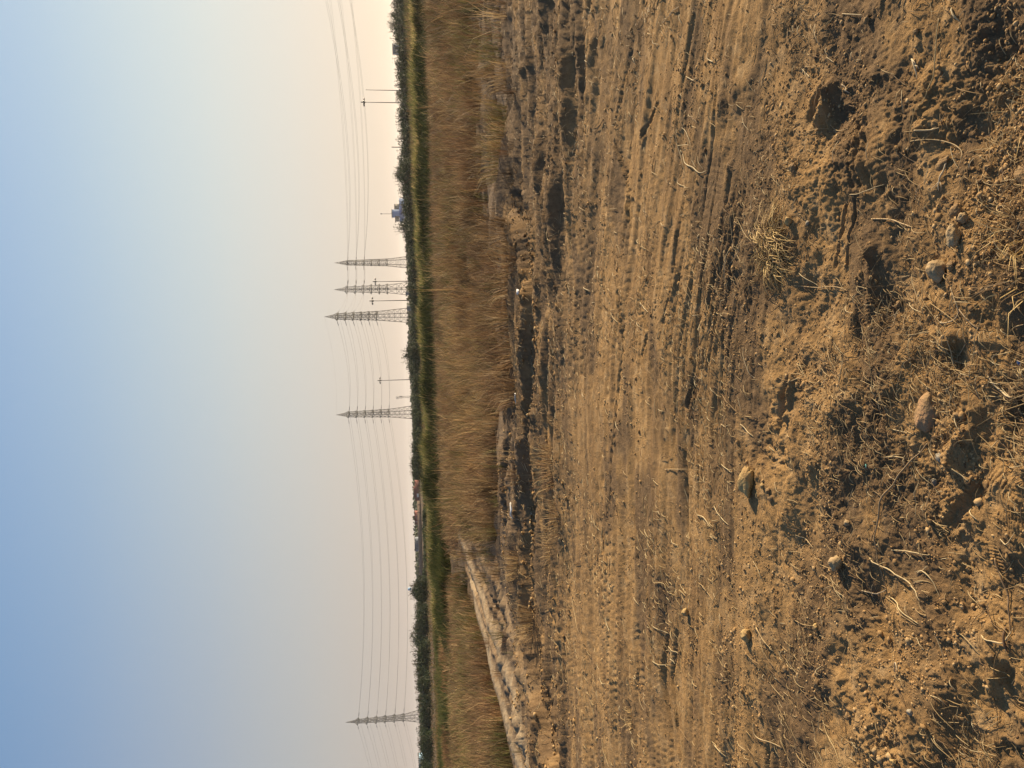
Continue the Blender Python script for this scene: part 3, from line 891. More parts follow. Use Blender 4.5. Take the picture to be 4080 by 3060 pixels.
MS = {
    'beige': stone_mat('beige_stone', (0.359, 0.269, 0.156), (0.281, 0.195, 0.101)),
    'yellow': stone_mat('yellow_stone', (0.390, 0.281, 0.125), (0.296, 0.195, 0.086)),
    'red': stone_mat('reddish_stone', (.32, .195, .105), (.25, .165, .085), 22),
    'soil': stone_mat('soil_clod', (0.257, 0.168, 0.082), (0.195, 0.125, 0.062)),
    'grey': stone_mat('grey_stone', (.30, .265, .205), (.20, .175, .135)),
}
def stone(u, v, pu, pv, ang, mat, label, seed, hz=.55, ang_cut=.0, name='stone', group='stones on the soil', sink=.25, facet=0.0):
    """pu, pv: photo size across picture x and y in pixels; sits on the ground under (u, v)"""
    gx, gy = G(u, v, .01); r_ = ray(np.array(u), np.array(v)); t = (0 - EYE) / r_[2]
    sx = pv / FPX * t / 2; sy = pu / FPX * t / 2 * 1.25
    sz = hz * min(sx, sy) * .95
    V = SV.copy()
    nz = np.array([perlin(V[:, 0] * 1.3 + seed, V[:, 1] * 1.3 + V[:, 2] * 1.1, seed), perlin(V[:, 1] * 2.7 + V[:, 2] * 1.9 - seed, V[:, 0] * 2.7 - V[:, 2] * 1.3, seed + 3)])
    n3 = perlin(V[:, 0] * 6 + V[:, 2] * 3, V[:, 1] * 6 - V[:, 2] * 4 + seed, seed + 9)
    V = V * (1 + .26 * nz[0] + .12 * nz[1] + .04 * n3)[:, None]
    rr = random.Random(seed)
    for _ in range(6):      # planar chips
        d = Vector((rr.uniform(-1, 1), rr.uniform(-1, 1), rr.uniform(-.3, 1))).normalized(); d = np.array(d); lim = rr.uniform(.62, .85)
        p = V @ d; V = V - np.maximum(0, p - lim)[:, None] * d * (.5 + facet * .45)
    V = V * np.array([sx, sy, sz]); ca, sa = math.cos(ang), math.sin(ang)
    V = V @ np.array([[ca, sa, 0], [-sa, ca, 0], [0, 0, 1]])
    me = np_mesh(name, V, None, SF, True)
    o = mobj(name, me, MS[mat], None, (float(gx), float(gy), H1(gx, gy) + sz * (1 - 2 * sink)))
    tag(o, label, 'stone', group)
    return o

STONES = [
    (3722, 1078, 78, 88, .3, 'beige', 'smooth beige stone with a broken corner, beside the root curl', 1, .8, .12),
    (3672, 1640, 100, 185, .12, 'red', 'large reddish elongated stone half buried in the soil', 2, .6, .4),
    (2985, 1918, 62, 128, -.12, 'yellow', 'pale yellow elongated stone on the edge of the smooth soil', 3, .75, .2),
    (3040, 1935, 24, 24, 0, 'yellow', 'small yellow pebble just right of the pale yellow stone', 4, .8, .3),
    (3066, 1955, 28, 24, .6, 'soil', 'small brown pebble farther right of the pale yellow stone', 5, .8, .3),
    (3072, 1985, 40, 30, .2, 'soil', 'flat brown clod below the two pebbles near the yellow stone', 6, .5, .4),
    (3338, 2243, 62, 58, .8, 'beige', 'angular pale triangular stone lying above the crumb patch', 7, .9, .2),
    (2732, 2440, 30, 30, .2, 'yellow', 'lone small clod casting a long shadow on the smooth soil', 8, 1.0, .1),
    (2990, 2530, 44, 55, .4, 'yellow', 'lumpy yellowish clod beside the crumb patch, nearer the sky', 9, .7, .3),
    (3826, 838, 46, 52, .1, 'soil', 'brown round stone topmost in the pebble group', 10, .8, .12),
    (3853, 870, 42, 44, .1, 'beige', 'beige round stone touching the brown one in the pebble group', 11, .9, .05),
    (3835, 942, 48, 98, .1, 'beige', 'elongated beige stone with a deep black shadow beside it', 12, 1.0, .08),
    (3735, 660, 84, 44, .4, 'soil', 'flat earthy slab under a dry leaf sheath', 13, .5, .4),
    (4040, 700, 50, 90, .5, 'soil', 'long earth-covered lump near the right edge of the photo', 14, .4, .5),
    (3904, 668, 24, 30, .5, 'soil', 'small earthy pebble between the slab and the big lump', 15, .8, .3),
    (3800, 1060, 30, 44, .3, 'soil', 'small earthy stone just right of the smooth beige stone', 16, .6, .35),
    (3256, 2722, 24, 42, .1, 'soil', 'upright earthy pebble at the bottom of the crumb patch', 17, .9, .2),
    (3121, 2668, 34, 34, .1, 'soil', 'rounded dark clod left in the crumb patch shadow', 18, .7, .3),
    (3246, 2498, 26, 26, .1, 'yellow', 'rounded yellow pebble at the top of the crumb patch', 19, .8, .3),
    (3645, 2837, 26, 26, .1, 'grey', 'grey and white pebble alone on the trampled soil', 20, .9, .25),
    (3577, 3035, 26, 26, .1, 'yellow', 'yellow pebble at the bottom edge of the photo', 21, .8, .3),
    (3376, 2083, 24, 26, .1, 'beige', 'pale pebble above the angular triangular stone', 22, .8, .3),
    (3955, 2612, 30, 26, .1, 'soil', 'flat soil lump beside the dark stump of straw', 23, .5, .4),
    (3820, 1655, 36, 30, .1, 'soil', 'round shaded clod just right of the large reddish stone', 24, .9, .3),
    (3693, 1922, 24, 34, .1, 'grey', 'grey pebble in the hollow right of the long root', 25, .7, .35),
    (3730, 1824, 40, 40, .1, 'grey', 'pale crumbly grey clod under the large reddish stone', 26, .5, .45),
    (3223, 889, 18, 20, .1, 'grey', 'tiny whitish stone below the uprooted straw clump', 27, .8, .3),
    (3436, 80, 30, 30, .1, 'soil', 'earthy clod near the top edge of the photo', 28, .8, .3),
    (3652, 125, 24, 24, .1, 'soil', 'small dark clod left of the long straight straw', 29, .8, .3),
    (3540, 1212, 26, 30, .1, 'soil', 'small clod in the churned soil left of the root curl', 30, .8, .3),
    (3175, 670, 34, 40, .1, 'soil', 'clod on the churned edge above the uprooted straw clump', 31, .8, .3),
    (3160, 880, 30, 36, .1, 'yellow', 'sunlit clod touching the uprooted straw clump', 32, .8, .3),
    (3375, 2855, 30, 30, .1, 'soil', 'earthy clod between the grey pebble and the crumb patch', 33, .7, .3),
    (2400, 1165, 14, 12, .1, 'beige', 'tiny pale pebble near the round dark hole', 34, .9, .2),
]
for s in STONES:
    stone(s[0], s[1], s[2], s[3], s[4], s[5], s[6], s[7], hz=s[8], sink=s[9], facet=.4 if s[5] in ('beige', 'red') else 0)

# ------------------------------------------------------------------ straws, roots, each a thing
def stalk(pts, r, col, label, name='straw_stalk', cat='straw', group='loose dry stalks on the soil', lift=.004, branches=(), flat=1.0):
    P = np.array(pts, float)
    gx, gy = G(P[:, 0], P[:, 1], .01)
    # resample
    K = max(7, len(P) * 4); t = np.linspace(0, len(P) - 1, K)
    def cr_(a):
        i = np.clip(np.floor(t).astype(int), 0, len(a) - 2); f = t - i
        p0 = a[np.clip(i - 1, 0, len(a) - 1)]; p1 = a[i]; p2 = a[i + 1]; p3 = a[np.clip(i + 2, 0, len(a) - 1)]
        return .5 * (2 * p1 + (p2 - p0) * f + (2 * p0 - 5 * p1 + 4 * p2 - p3) * f ** 2 + (3 * p1 - p0 - 3 * p2 + p3) * f ** 3)
    xs = cr_(gx); ys = cr_(gy); zs = H(xs, ys)
    zz = zs.copy()
    for _ in range(2):
        zz = np.maximum(zz, np.convolve(np.pad(zz, 1, mode='edge'), [.33, .34, .33], 'valid'))
    zz = zz + r + lift * np.sin(np.linspace(0, math.pi, K))
    o0 = (float(xs[0]), float(ys[0]), float(zz[0]))
    mb = MB()
    tap = np.concatenate([np.linspace(.8, 1, K // 2), np.linspace(1, .45, K - K // 2)])
    nodes = 1 + .25 * (np.arange(K) % 5 == 2)
    mb.tube([(x - o0[0], y - o0[1], z - o0[2]) for x, y, z in zip(xs, ys, zz)], list(r * tap * nodes), 6)
    for (i, du, dv, rr) in branches:
        b0 = P[i]; b1 = b0 + np.array([du, dv]); bx, by = G(np.array([b0[0], (b0[0] + b1[0]) / 2 + 4, b1[0]]), np.array([b0[1], (b0[1] + b1[1]) / 2 - 4, b1[1]]), .01)
        bz = H(bx, by) + rr + .004
        mb.tube([(bx[k] - o0[0], by[k] - o0[1], bz[k] - o0[2]) for k in range(3)], [rr, rr * .9, rr * .4], 5)
    V = np.array(mb.v)
    me = np_mesh(name, V, mb.q, mb.t, True, np.tile(np.array(col) * .85, (len(V), 1)) * (.9 + .2 * rng.random((len(V), 1))))
    ob = mobj(name, me, M_STRAW, None, o0)
    tag(ob, label, cat, group)
    return ob
PALE = (.60, .48, .28); MIDS = (.46, .33, .17); DARKS = (.24, .155, .085); REDS = (.36, .20, .10)
STALKS = [
    ([(3675, 1768), (3640, 1810), (3600, 1850), (3560, 1920), (3515, 1985), (3505, 2050), (3494, 2130), (3500, 2240), (3510, 2350)], .0032, (.36, .26, .15), 'longest root, dark and bent, running from below the large reddish stone', ((2, 14, 60, .0012), (4, -40, -30, .0012), (6, -35, 30, .0012)), 'root'),
    ([(3463, 2224), (3500, 2250), (3556, 2281), (3620, 2330), (3655, 2360), (3677, 2396)], .0024, PALE, 'pale jointed stalk crossing the long root at an angle', ((1, 30, -10, .001), (3, 60, -15, .001)), 'straw'),
    ([(3524, 2377), (3580, 2410), (3620, 2450), (3668, 2486)], .0022, (.62, .50, .28), 'straight golden straw doubled up below the jointed stalk', (), 'straw'),
    ([(3505, 2380), (3560, 2412), (3612, 2456), (3660, 2492)], .0014, MIDS, 'thin brown straw hugging the doubled golden straw', (), 'straw'),
    ([(3549, 2192), (3600, 2196), (3650, 2204), (3693, 2213)], .0020, PALE, 'short pale stalk pointing at the footprint hollow', (), 'straw'),
    ([(3952, 2224), (3975, 2300), (4000, 2380), (4014, 2450), (4022, 2540)], .0030, (.30, .20, .11), 'broad brown reed blade near the right edge of the photo', ((3, 15, 80, .001),), 'reed'),
    ([(3900, 2533), (3950, 2550), (4005, 2560), (4030, 2500)], .0022, PALE, 'pale stalk ending at the dark straw stump', ((2, 10, 40, .001),), 'straw'),
    ([(4000, 2500), (4010, 2560), (4022, 2600)], .0036, (.16, .10, .06), 'dark stump of rotten straw near the right edge', ((1, 30, 60, .001), (1, 40, 20, .001)), 'straw'),
    ([(3410, 2355), (3455, 2368), (3480, 2362), (3515, 2350)], .0026, (.50, .40, .26), 'grey wavy dry leaf at the end of the long root', (), 'leaf'),
    ([(3650, 2285), (3672, 2275), (3706, 2310), (3735, 2380)], .0020, PALE, 'pale dry leaf sheath with a curled star-shaped end', ((1, 18, -20, .0014), (1, 15, 22, .0016), (1, -30, 5, .0014)), 'leaf'),
    ([(3660, 2540), (3675, 2565), (3690, 2590)], .0018, PALE, 'short pale straw beside the ribbed shoe print', (), 'straw'),
    ([(3992, 2148), (4015, 2168), (4035, 2160), (4060, 2120)], .0018, PALE, 'bent pale straw beside the grid-patterned footprint', (), 'straw'),
    ([(3840, 2030), (3865, 2050), (3885, 2072)], .0020, PALE, 'short flat straw left of the grid-patterned footprint', (), 'straw'),
    ([(3738, 72), (3732, 170), (3724, 289), (3690, 380), (3642, 470)], .0018, (.50, .39, .20), 'long straight straw with a kink near the top edge', (), 'straw'),
    ([(3620, 235), (3632, 260), (3638, 315)], .0030, (.62, .50, .32), 'frayed pale husk beside the long kinked straw', ((0, 20, 30, .002), (1, 14, 14, .002)), 'husk'),
    ([(3798, 32), (3812, 60), (3826, 85)], .0026, PALE, 'pale curled leaf near the top edge of the photo', (), 'leaf'),
    ([(3330, 335), (3345, 355), (3355, 370)], .0026, (.66, .52, .34), 'bright short husk beside the deep heel hollow', (), 'husk'),
    ([(3285, 490), (3300, 515), (3335, 520), (3365, 508)], .0014, MIDS, 'bent thin straw below the deep heel hollow', (), 'straw'),
    ([(3190, 534), (3240, 516), (3280, 512)], .0014, MIDS, 'thin straw lying left of the bent straw', (), 'straw'),
    ([(3168, 272), (3190, 295), (3205, 306)], .0018, PALE, 'short curved straw on the smooth shaded patch', (), 'straw'),
    ([(3278, 226), (3292, 238), (3306, 250)], .0014, PALE, 'tiny straight straw above the smooth shaded patch', (), 'straw'),
    ([(3340, 54), (3375, 56), (3412, 58)], .0016, PALE, 'pale straw by the clod at the top edge', (), 'straw'),
    ([(3664, 520), (3700, 518), (3728, 508)], .0028, (.60, .46, .26), 'thick frayed chunk of straw above the earthy slab', ((1, 20, -12, .0015),), 'straw'),
    ([(3634, 563), (3700, 556), (3760, 570), (3800, 600), (3808, 640), (3790, 680)], .0018, (.50, .37, .20), 'arched stalk looping over the earthy slab', ((3, -30, 40, .001),), 'straw'),
    ([(3760, 630), (3755, 680), (3748, 720), (3750, 762)], .0030, (.55, .45, .30), 'split leaf sheath standing over the earthy slab', ((2, -16, 40, .0015), (2, 8, 44, .0015)), 'leaf'),
    ([(3465, 872), (3530, 874), (3570, 890), (3620, 905)], .0024, (.55, .40, .22), 'knobbly tan stalk across the hollow left of the pebble group', (), 'straw'),
    ([(3395, 775), (3430, 772), (3470, 755), (3515, 732)], .0017, PALE, 'jointed straw beside the tread lines', (), 'straw'),
    ([(3720, 1256), (3735, 1278), (3762, 1287), (3795, 1278), (3822, 1250), (3828, 1222), (3812, 1180), (3792, 1146)], .0020, (.56, .44, .27), 'curled root loop beside the smooth beige stone', ((2, -20, -6, .0012),), 'root'),
    ([(3832, 1232), (3860, 1262), (3885, 1290), (3912, 1312)], .0022, (.40, .29, .17), 'brown straight root leading away from the curled loop', (), 'root'),
    ([(3940, 1497), (3965, 1540), (3995, 1565), (4030, 1583), (4078, 1580)], .0028, (.60, .47, .28), 'thick bent straw right of the cross-marked footprint', (), 'straw'),
    ([(4020, 1472), (4040, 1495), (4070, 1520)], .0016, MIDS, 'thin straw at the right edge above the thick bent one', (), 'straw'),
    ([(4002, 1322), (4040, 1302), (4078, 1290)], .0017, MIDS, 'straw entering from the right edge above the footprint', (), 'straw'),
    ([(3750, 1555), (3775, 1548), (3800, 1535)], .0014, MIDS, 'thin twig on the ridge above the large reddish stone', (), 'twig'),
    ([(3545, 1712), (3570, 1718), (3602, 1724)], .0018, PALE, 'short straw left of the large reddish stone', (), 'straw'),
    ([(3512, 1824), (3550, 1820), (3588, 1828)], .0020, PALE, 'pair of pale straws beside the long root', ((0, 70, -14, .001),), 'straw'),
    ([(3935, 1784), (3955, 1770), (3972, 1755)], .0014, PALE, 'short straight straw in the right footprint area', (), 'straw'),
    ([(3810, 1867), (3830, 1890), (3855, 1918)], .0016, PALE, 'short straw across the end of the soil ridge', (), 'straw'),
    ([(3132, 1535), (3165, 1515), (3196, 1498), (3172, 1460)], .0018, (.55, .41, .22), 'forked pale twig on the churned soil', ((2, -40, -10, .0014), (2, 50, -20, .0012)), 'twig'),
    ([(3222, 1556), (3245, 1528), (3268, 1496)], .0018, (.48, .36, .20), 'pale twig right of the forked one', (), 'twig'),
    ([(3178, 1088), (3205, 1115), (3230, 1140)], .0018, PALE, 'straight straw under the uprooted straw clump', (), 'straw'),
    ([(3160, 1138), (3230, 1146), (3300, 1142), (3360, 1158)], .0020, (.46, .33, .18), 'jointed stalk lying under the uprooted straw clump', (), 'straw'),
    ([(3092, 1920), (3105, 1950), (3118, 1965)], .0014, PALE, 'small straw beside the pebbles of the yellow stone', (), 'straw'),
    ([(3150, 2132), (3185, 2150), (3220, 2186)], .0018, (.60, .46, .26), 'forked straw beside the shaded hollow', ((1, -32, -6, .001),), 'straw'),
    ([(3058, 2085), (3066, 2110), (3072, 2138)], .0018, MIDS, 'short standing straw left of the shaded hollow', (), 'straw'),
    ([(3010, 2235), (3032, 2280), (3042, 2320)], .0018, PALE, 'straw left of the angular triangular stone', (), 'straw'),
    ([(3150, 2470), (3200, 2490), (3252, 2494)], .0017, MIDS, 'straw leading to the yellow pebble in the crumb patch', (), 'straw'),
    ([(3268, 2455), (3278, 2500), (3285, 2540)], .0017, PALE, 'upright straw across the top of the crumb patch', (), 'straw'),
    ([(3022, 2500), (3045, 2550), (3072, 2590)], .0024, (.60, .45, .24), 'split golden straw left of the crumb patch', ((0, 30, 95, .0012),), 'straw'),
    ([(3240, 2692), (3258, 2672), (3275, 2655)], .0024, PALE, 'forked bright straw at the bottom of the crumb patch', ((1, 0, 30, .0012),), 'straw'),
    ([(3140, 2550), (3145, 2620), (3150, 2690)], .0022, (.50, .36, .19), 'matted straw strand inside the crumb patch', ((1, 18, -40, .0012), (1, 22, -10, .0012)), 'straw'),
    ([(3000, 2880), (3010, 2935), (3055, 2958), (3105, 2980)], .0024, (.60, .46, .26), 'bent pale stick reaching into the black hole', ((2, 20, -12, .0012),), 'stick'),
    ([(3265, 2870), (3290, 2930), (3330, 2990), (3356, 3050)], .0018, (.55, .42, .22), 'long arched straw near the bottom edge of the photo', ((1, 40, 60, .0008),), 'straw'),
    ([(3160, 3000), (3190, 3030), (3222, 3056)], .0018, MIDS, 'straw at the bottom edge left of the long arched one', (), 'straw'),
    ([(3735, 2768), (3762, 2780), (3780, 2810)], .0015, PALE, 'curled straw over the lower shoe print', (), 'straw'),
    ([(3555, 2680), (3562, 2640), (3585, 2672)], .0017, (.58, .50, .36), 'small whitish looped leaf on bare soil', (), 'leaf'),
    ([(3458, 2912), (3440, 2880), (3462, 2830)], .0012, MIDS, 'thin straw below the grey and white pebble', (), 'straw'),
    ([(2808, 208), (2812, 235), (2838, 245), (2846, 232)], .0028, PALE, 'bright hooked straw near the top of the smooth soil', (), 'straw'),
    ([(2696, 58), (2703, 80), (2708, 95)], .0024, PALE, 'small bright straw above the hooked one', (), 'straw'),
    ([(2595, 155), (2600, 172), (2612, 176)], .0024, PALE, 'little curved straw far up the smooth soil', (), 'straw'),
    ([(2730, 305), (2752, 320), (2768, 306)], .0026, PALE, 'curled straw below the hooked bright one', (), 'straw'),
    ([(2620, 95), (2650, 70), (2690, 35), (2710, 15)], .0024, (.45, .35, .22), 'forked twig near the top edge of the smooth soil', ((1, 10, -30, .0014),), 'twig'),
    ([(2690, 515), (2694, 580), (2706, 640), (2718, 698)], .0026, PALE, 'longest straw of the tangle on the smooth soil', ((0, -30, 60, .0016), (1, 60, 0, .0014)), 'straw'),
    ([(2706, 612), (2722, 650), (2755, 665), (2780, 688), (2800, 680)], .0032, PALE, 'thick curved root of the tangle on the smooth soil', (), 'root'),
    ([(2708, 508), (2735, 545), (2750, 600)], .0020, PALE, 'thin bowed straw of the tangle on the smooth soil', (), 'straw'),
    ([(2686, 700), (2690, 730), (2730, 745)], .0020, PALE, 'bent straw just below the tangle on the smooth soil', (), 'straw'),
    ([(2630, 888), (2640, 898), (2652, 896)], .0026, PALE, 'tiny bright straw beside the deep rut end', (), 'straw'),
    ([(2545, 1204), (2562, 1225), (2580, 1245)], .0030, PALE, 'pale straw just beyond the dark slot in the soil', (), 'straw'),
    ([(2316, 1145), (2328, 1155), (2332, 1158)], .0040, PALE, 'short pale straw nearest the ditch above the round hole', (), 'straw'),
    ([(2640, 1870), (2680, 1870), (2718, 1870)], .0026, (.58, .42, .22), 'level orange straw left of the pale yellow stone', ((0, 4, 14, .0014),), 'straw'),
    ([(2866, 1690), (2885, 1700), (2910, 1690)], .0022, PALE, 'curled straw over the dark churned patch', (), 'straw'),
    ([(2945, 1690), (2965, 1715), (2990, 1740)], .0026, PALE, 'bright jointed straw above the pale yellow stone', (), 'straw'),
    ([(2864, 1848), (2890, 1866), (2916, 1885)], .0022, PALE, 'slanting straw between the smooth soil and the yellow stone', (), 'straw'),
    ([(2955, 1385), (2962, 1420), (2985, 1490), (3000, 1508)], .0022, (.50, .40, .25), 'long bowed straw on the churned edge', (), 'straw'),
    ([(2765, 2052), (2800, 2062), (2830, 2105)], .0030, PALE, 'curved thick straw at the edge of the dark patch', (), 'straw'),
    ([(2842, 2015), (2870, 2055), (2905, 2092)], .0026, PALE, 'long slanting straw below the curved thick one', (), 'straw'),
    ([(2660, 2150), (2670, 2165), (2685, 2172)], .0026, PALE, 'small bent straw alone on the smooth soil', (), 'straw'),
    ([(2612, 2320), (2640, 2325), (2652, 2360), (2680, 2372)], .0026, (.55, .42, .22), 'hooked straw above the long-shadow clod', ((2, 20, -2, .0016),), 'straw'),
    ([(2784, 2322), (2810, 2345), (2845, 2400)], .0024, MIDS, 'thin slanting straw right of the long-shadow clod', (), 'straw'),
    ([(2606, 2490), (2635, 2510), (2662, 2530)], .0026, PALE, 'bright straw below the long-shadow clod', (), 'straw'),
    ([(2655, 2575), (2675, 2595), (2692, 2604)], .0028, PALE, 'stout straw pointing at the tread print', (), 'straw'),
    ([(2610, 2632), (2635, 2648), (2668, 2650)], .0026, PALE, 'straw across the ribbed tread print', (), 'straw'),
    ([(2530, 2380), (2545, 2410)], .0024, PALE, 'faint short straw left of the clod with long shadow', (), 'straw'),
    ([(2272, 2394), (2285, 2450), (2305, 2525)], .0034, (.55, .41, .22), 'long straight straw farther up the soil strip', (), 'straw'),
    ([(2860, 2965), (2885, 2985), (2905, 3015)], .0026, PALE, 'pale straw near the bottom edge beside the pothole', ((1, 10, 20, .0016),), 'straw'),
    ([(2400, 2940), (2410, 3000), (2428, 3060)], .0030, (.50, .38, .20), 'long thin straw at the bottom edge of the soil strip', (), 'straw'),
    ([(2028, 2012), (2060, 2045), (2100, 2068)], .0060, (.50, .38, .24), 'arched dead stem over the ditch lip', (), 'stem'),
    ([(2395, 2700), (2402, 2720), (2422, 2725)], .0034, PALE, 'small forked straw high on the soil strip', ((1, -6, 12, .002),), 'straw'),
]
for pts, r, col, lab, br, cat in STALKS:
    nm = {'root': 'dry_root', 'straw': 'straw_stalk', 'reed': 'reed_blade', 'leaf': 'dry_leaf', 'husk': 'dry_husk', 'twig': 'dry_twig', 'stick': 'dry_stick', 'stem': 'dead_stem'}[cat]
    stalk(pts, r * .88, col, lab, nm, cat, branches=br)

# uprooted clump and right-edge tufts
PAL['gold'] = (.60, .44, .20)
TAN2 = {'gold': 4, 'tan': 2, 'brown': .6}
tuft(3095, 985, .15, 700, 'uprooted clump of golden straw on the churned soil', TAN2, 'straw_clump', spread=.085, flat=True)
tuft(4078, 905, .10, 55, 'straw tuft at the right edge beside the pebble group', TAN2, 'straw_clump', spread=.06, lean=(.4, 1.4), wid=(.002, .004))
tuft(4095, 1090, .10, 45, 'straw tuft at the right edge beyond the smooth beige stone', TAN2, 'straw_clump', spread=.06, lean=(.6, 1.5), wid=(.002, .004))
tuft(4085, 420, .09, 30, 'thin straw tuft at the upper right edge of the photo', TAN2, 'straw_clump', spread=.05, lean=(.6, 1.5), wid=(.002, .003))

ORG = {'rust': 2, 'tan': 3, 'straw': 1}
for (u, v, hgt, nb, lab, pal, sprd) in [
    (1925, 1985, .75, 420, 'large golden fan-shaped grass tuft before the farm track', {'straw': 2, 'tan': 3}, .30),
    (1975, 2075, .45, 160, 'smaller greenish tuft beside the head of the farm track', {'straw': 1, 'tan': 2, 'olive': 1}, .2),
    (1990, 1520, .55, 300, 'bright orange tuft in the field under the leftmost lamp mast', ORG, .22),
    (2060, 1500, .60, 260, 'dark-based shaggy tuft hanging over the ditch lip', {'rust': 2, 'brown': 2, 'tan': 1}, .3),
    (2085, 1560, .40, 160, 'rusty tuft above the white scrap', ORG, .2),
    (2050, 1440, .55, 200, 'brown tuft at the widest shadow of the ditch', {'brown': 2, 'rust': 2}, .25),
    (2075, 1400, .45, 160, 'low rusty tuft above the ditch shadow', ORG, .22),
    (2055, 1260, .50, 170, 'leaning pale-stemmed tuft at the ditch', {'straw': 1, 'tan': 2, 'rust': 1}, .22),
    (2080, 1120, .50, 170, 'spreading tuft right above the small white stone', {'straw': 1.4, 'tan': 2, 'rust': 1}, .22),
    (2100, 1040, .42, 120, 'thin tuft on the ditch edge below the middle pylon', {'tan': 2, 'rust': 1, 'straw': 1}, .18),
    (2010, 1065, .50, 240, 'orange clump in the field below the middle pylon', {'rust': 4, 'tan': 2}, .25),
    (2085, 930, .35, 120, 'low tuft where the ditch begins', {'tan': 2, 'brown': 1}, .2),
    (2040, 640, .55, 200, 'yellow-green leaning tuft on the ditch edge', {'olive': 2, 'straw': 1.5, 'tan': 1}, .25),
    (2045, 560, .50, 160, 'yellow tuft next to the yellow-green leaning one', {'olive': 1, 'straw': 2, 'tan': 1}, .22),
    (2030, 480, .45, 140, 'olive tuft halfway between ditch and field', {'olive': 2, 'tan': 1}, .2),
    (1925, 420, .55, 220, 'round rust-coloured bush tuft in the sparse field', {'rust': 4, 'brown': 1}, .2),
    (2030, 300, .45, 130, 'wiry pale tuft near the dark pit', {'straw': 1, 'tan': 1}, .2),
    (1975, 230, .55, 120, 'tall sparse-stemmed tuft in the right part of the field', {'tan': 1, 'olive': 1}, .2),
    (2190, 2180, .28, 140, 'bristly pale tuft on the near bank of the rut', {'straw': 2, 'tan': 2}, .22),
    (2200, 1860, .26, 150, 'low wiry tuft on the near bank facing the white scraps', {'straw': 1.5, 'rust': 1.5}, .25),
    (2230, 2060, .22, 110, 'small bristly tuft on the near bank closest to the camera', {'straw': 2, 'tan': 2}, .2),
    (2130, 2480, .35, 130, 'tangled tuft at the foot of the farm track', {'straw': 2, 'tan': 2}, .22),
    (2100, 2250, .30, 130, 'pale tuft between the two dark ruts', {'straw': 2, 'tan': 2}, .2),
    (2520, 2870, .10, 60, 'tiny dry tuft on the smooth soil near the bottom edge', {'straw': 2, 'tan': 1}, .07),
]:
    tuft(u, v, hgt, nb, lab, pal, spread=sprd, lean=(.15, 1.0), wid=(.004, .009))

# litter: white scraps
def scrap(u, v, s, ang, mat, label, name, cat, sx=2.0):
    gx, gy = G(u, v); z = H1(gx, gy)
    rr = random.Random(int(u * 7 + v)); n = 9; V = []; mb = MB()
    for k in range(n):
        t = 2 * math.pi * k / n; r = s * rr.uniform(.7, 1.1)
        V.append((math.cos(t) * r * sx, math.sin(t) * r, s * rr.uniform(.15, .9)))
    top = [(x, y, zz + s * .25) for x, y, zz in V]
    c0 = len(V); allv = V + top + [(0, 0, s * .5), (0, 0, s * 1.0)]
    q = [(k, (k + 1) % n, n + (k + 1) % n, n + k) for k in range(n)]
    t = [(k, 2 * n, (k + 1) % n) for k in range(n)] + [(n + k, n + (k + 1) % n, 2 * n + 1) for k in range(n)]
    mb.add(allv, q, t)
    o = mb.build(name, mat, None, False, (float(gx), float(gy), z)); o.rotation_euler = (rr.uniform(-.2, .2), 0, ang)
    tag(o, label, cat)
M_WHITE = simple_mat('white_plastic', (.72, .72, .70), .5)
M_TEAL = simple_mat('teal_plastic', (.08, .28, .27), .5)
M_BLUE = simple_mat('blue_plastic', (.05, .10, .24), .5)
scrap(2096, 2032, .05, .2, M_WHITE, 'bright white rectangular scrap lying between the two ruts', 'litter_scrap', 'litter', 2.4)
scrap(2118, 2052, .03, .9, M_WHITE, 'small crumpled white scrap beside the rectangular one', 'litter_scrap', 'litter', 1.4)
scrap(2093, 1585, .045, .5, M_WHITE, 'white sliver of plastic under the rusty tuft', 'litter_scrap', 'litter', 2.2)
scrap(2130, 1163, .035, .1, M_WHITE, 'small white lump at the ditch below the middle pylon', 'litter_scrap', 'litter', 1.0)
scrap(3465, 1857, .006, .1, M_TEAL, 'tiny teal plastic bit on the churned soil', 'plastic_bit', 'litter', 1.3)
scrap(4052, 1448, .006, .1, M_BLUE, 'tiny blue plastic bit at the right edge', 'plastic_bit', 'litter', 1.3)

# ------------------------------------------------------------------ treeline
def leaf_mesh(name, blobs, n, leaf, dark, light, seed, droop=.3):
    r = np.random.default_rng(seed)
    w = np.array([b[3] * b[4] * b[5] for b in blobs]); w = w / w.sum()
    bi = r.choice(len(blobs), n, p=w); B = np.array(blobs)[bi]
    d = r.normal(size=(n, 3)); d /= np.linalg.norm(d, axis=1, keepdims=True)
    rad = r.uniform(.25, 1, n) ** .4 * (1 + .18 * r.normal(size=n))
    C = B[:, :3] + d * rad[:, None] * B[:, 3:6]
    C[:, 2] = np.maximum(C[:, 2], .1)
    a = r.normal(size=(n, 3)); a[:, 2] -= droop; a /= np.linalg.norm(a, axis=1, keepdims=True)
    b = np.cross(a, r.normal(size=(n, 3))); b /= np.linalg.norm(b, axis=1, keepdims=True)
    L = leaf * r.uniform(.6, 1.6, n)[:, None]; W = leaf * r.uniform(.18, .45, n)[:, None]
    V = np.stack([C - b * W, C + b * W, C + a * L * 1.6 + b * W * .3, C + a * L * 1.6 - b * W * .3], 1)
    q = np.arange(n * 4).reshape(-1, 4)
    cl = .5 + .5 * np.sin(C[:, 0] * 2.1 + seed) * np.sin(C[:, 2] * 2.7 + C[:, 1])
    f = np.clip(.55 * r.random(n) + .45 * cl, 0, 1)[:, None]
    col = np.array(dark) * (1 - f) + np.array(light) * f
    return np_mesh(name, V.reshape(-1, 3), q, None, False, np.repeat(col, 4, 0))

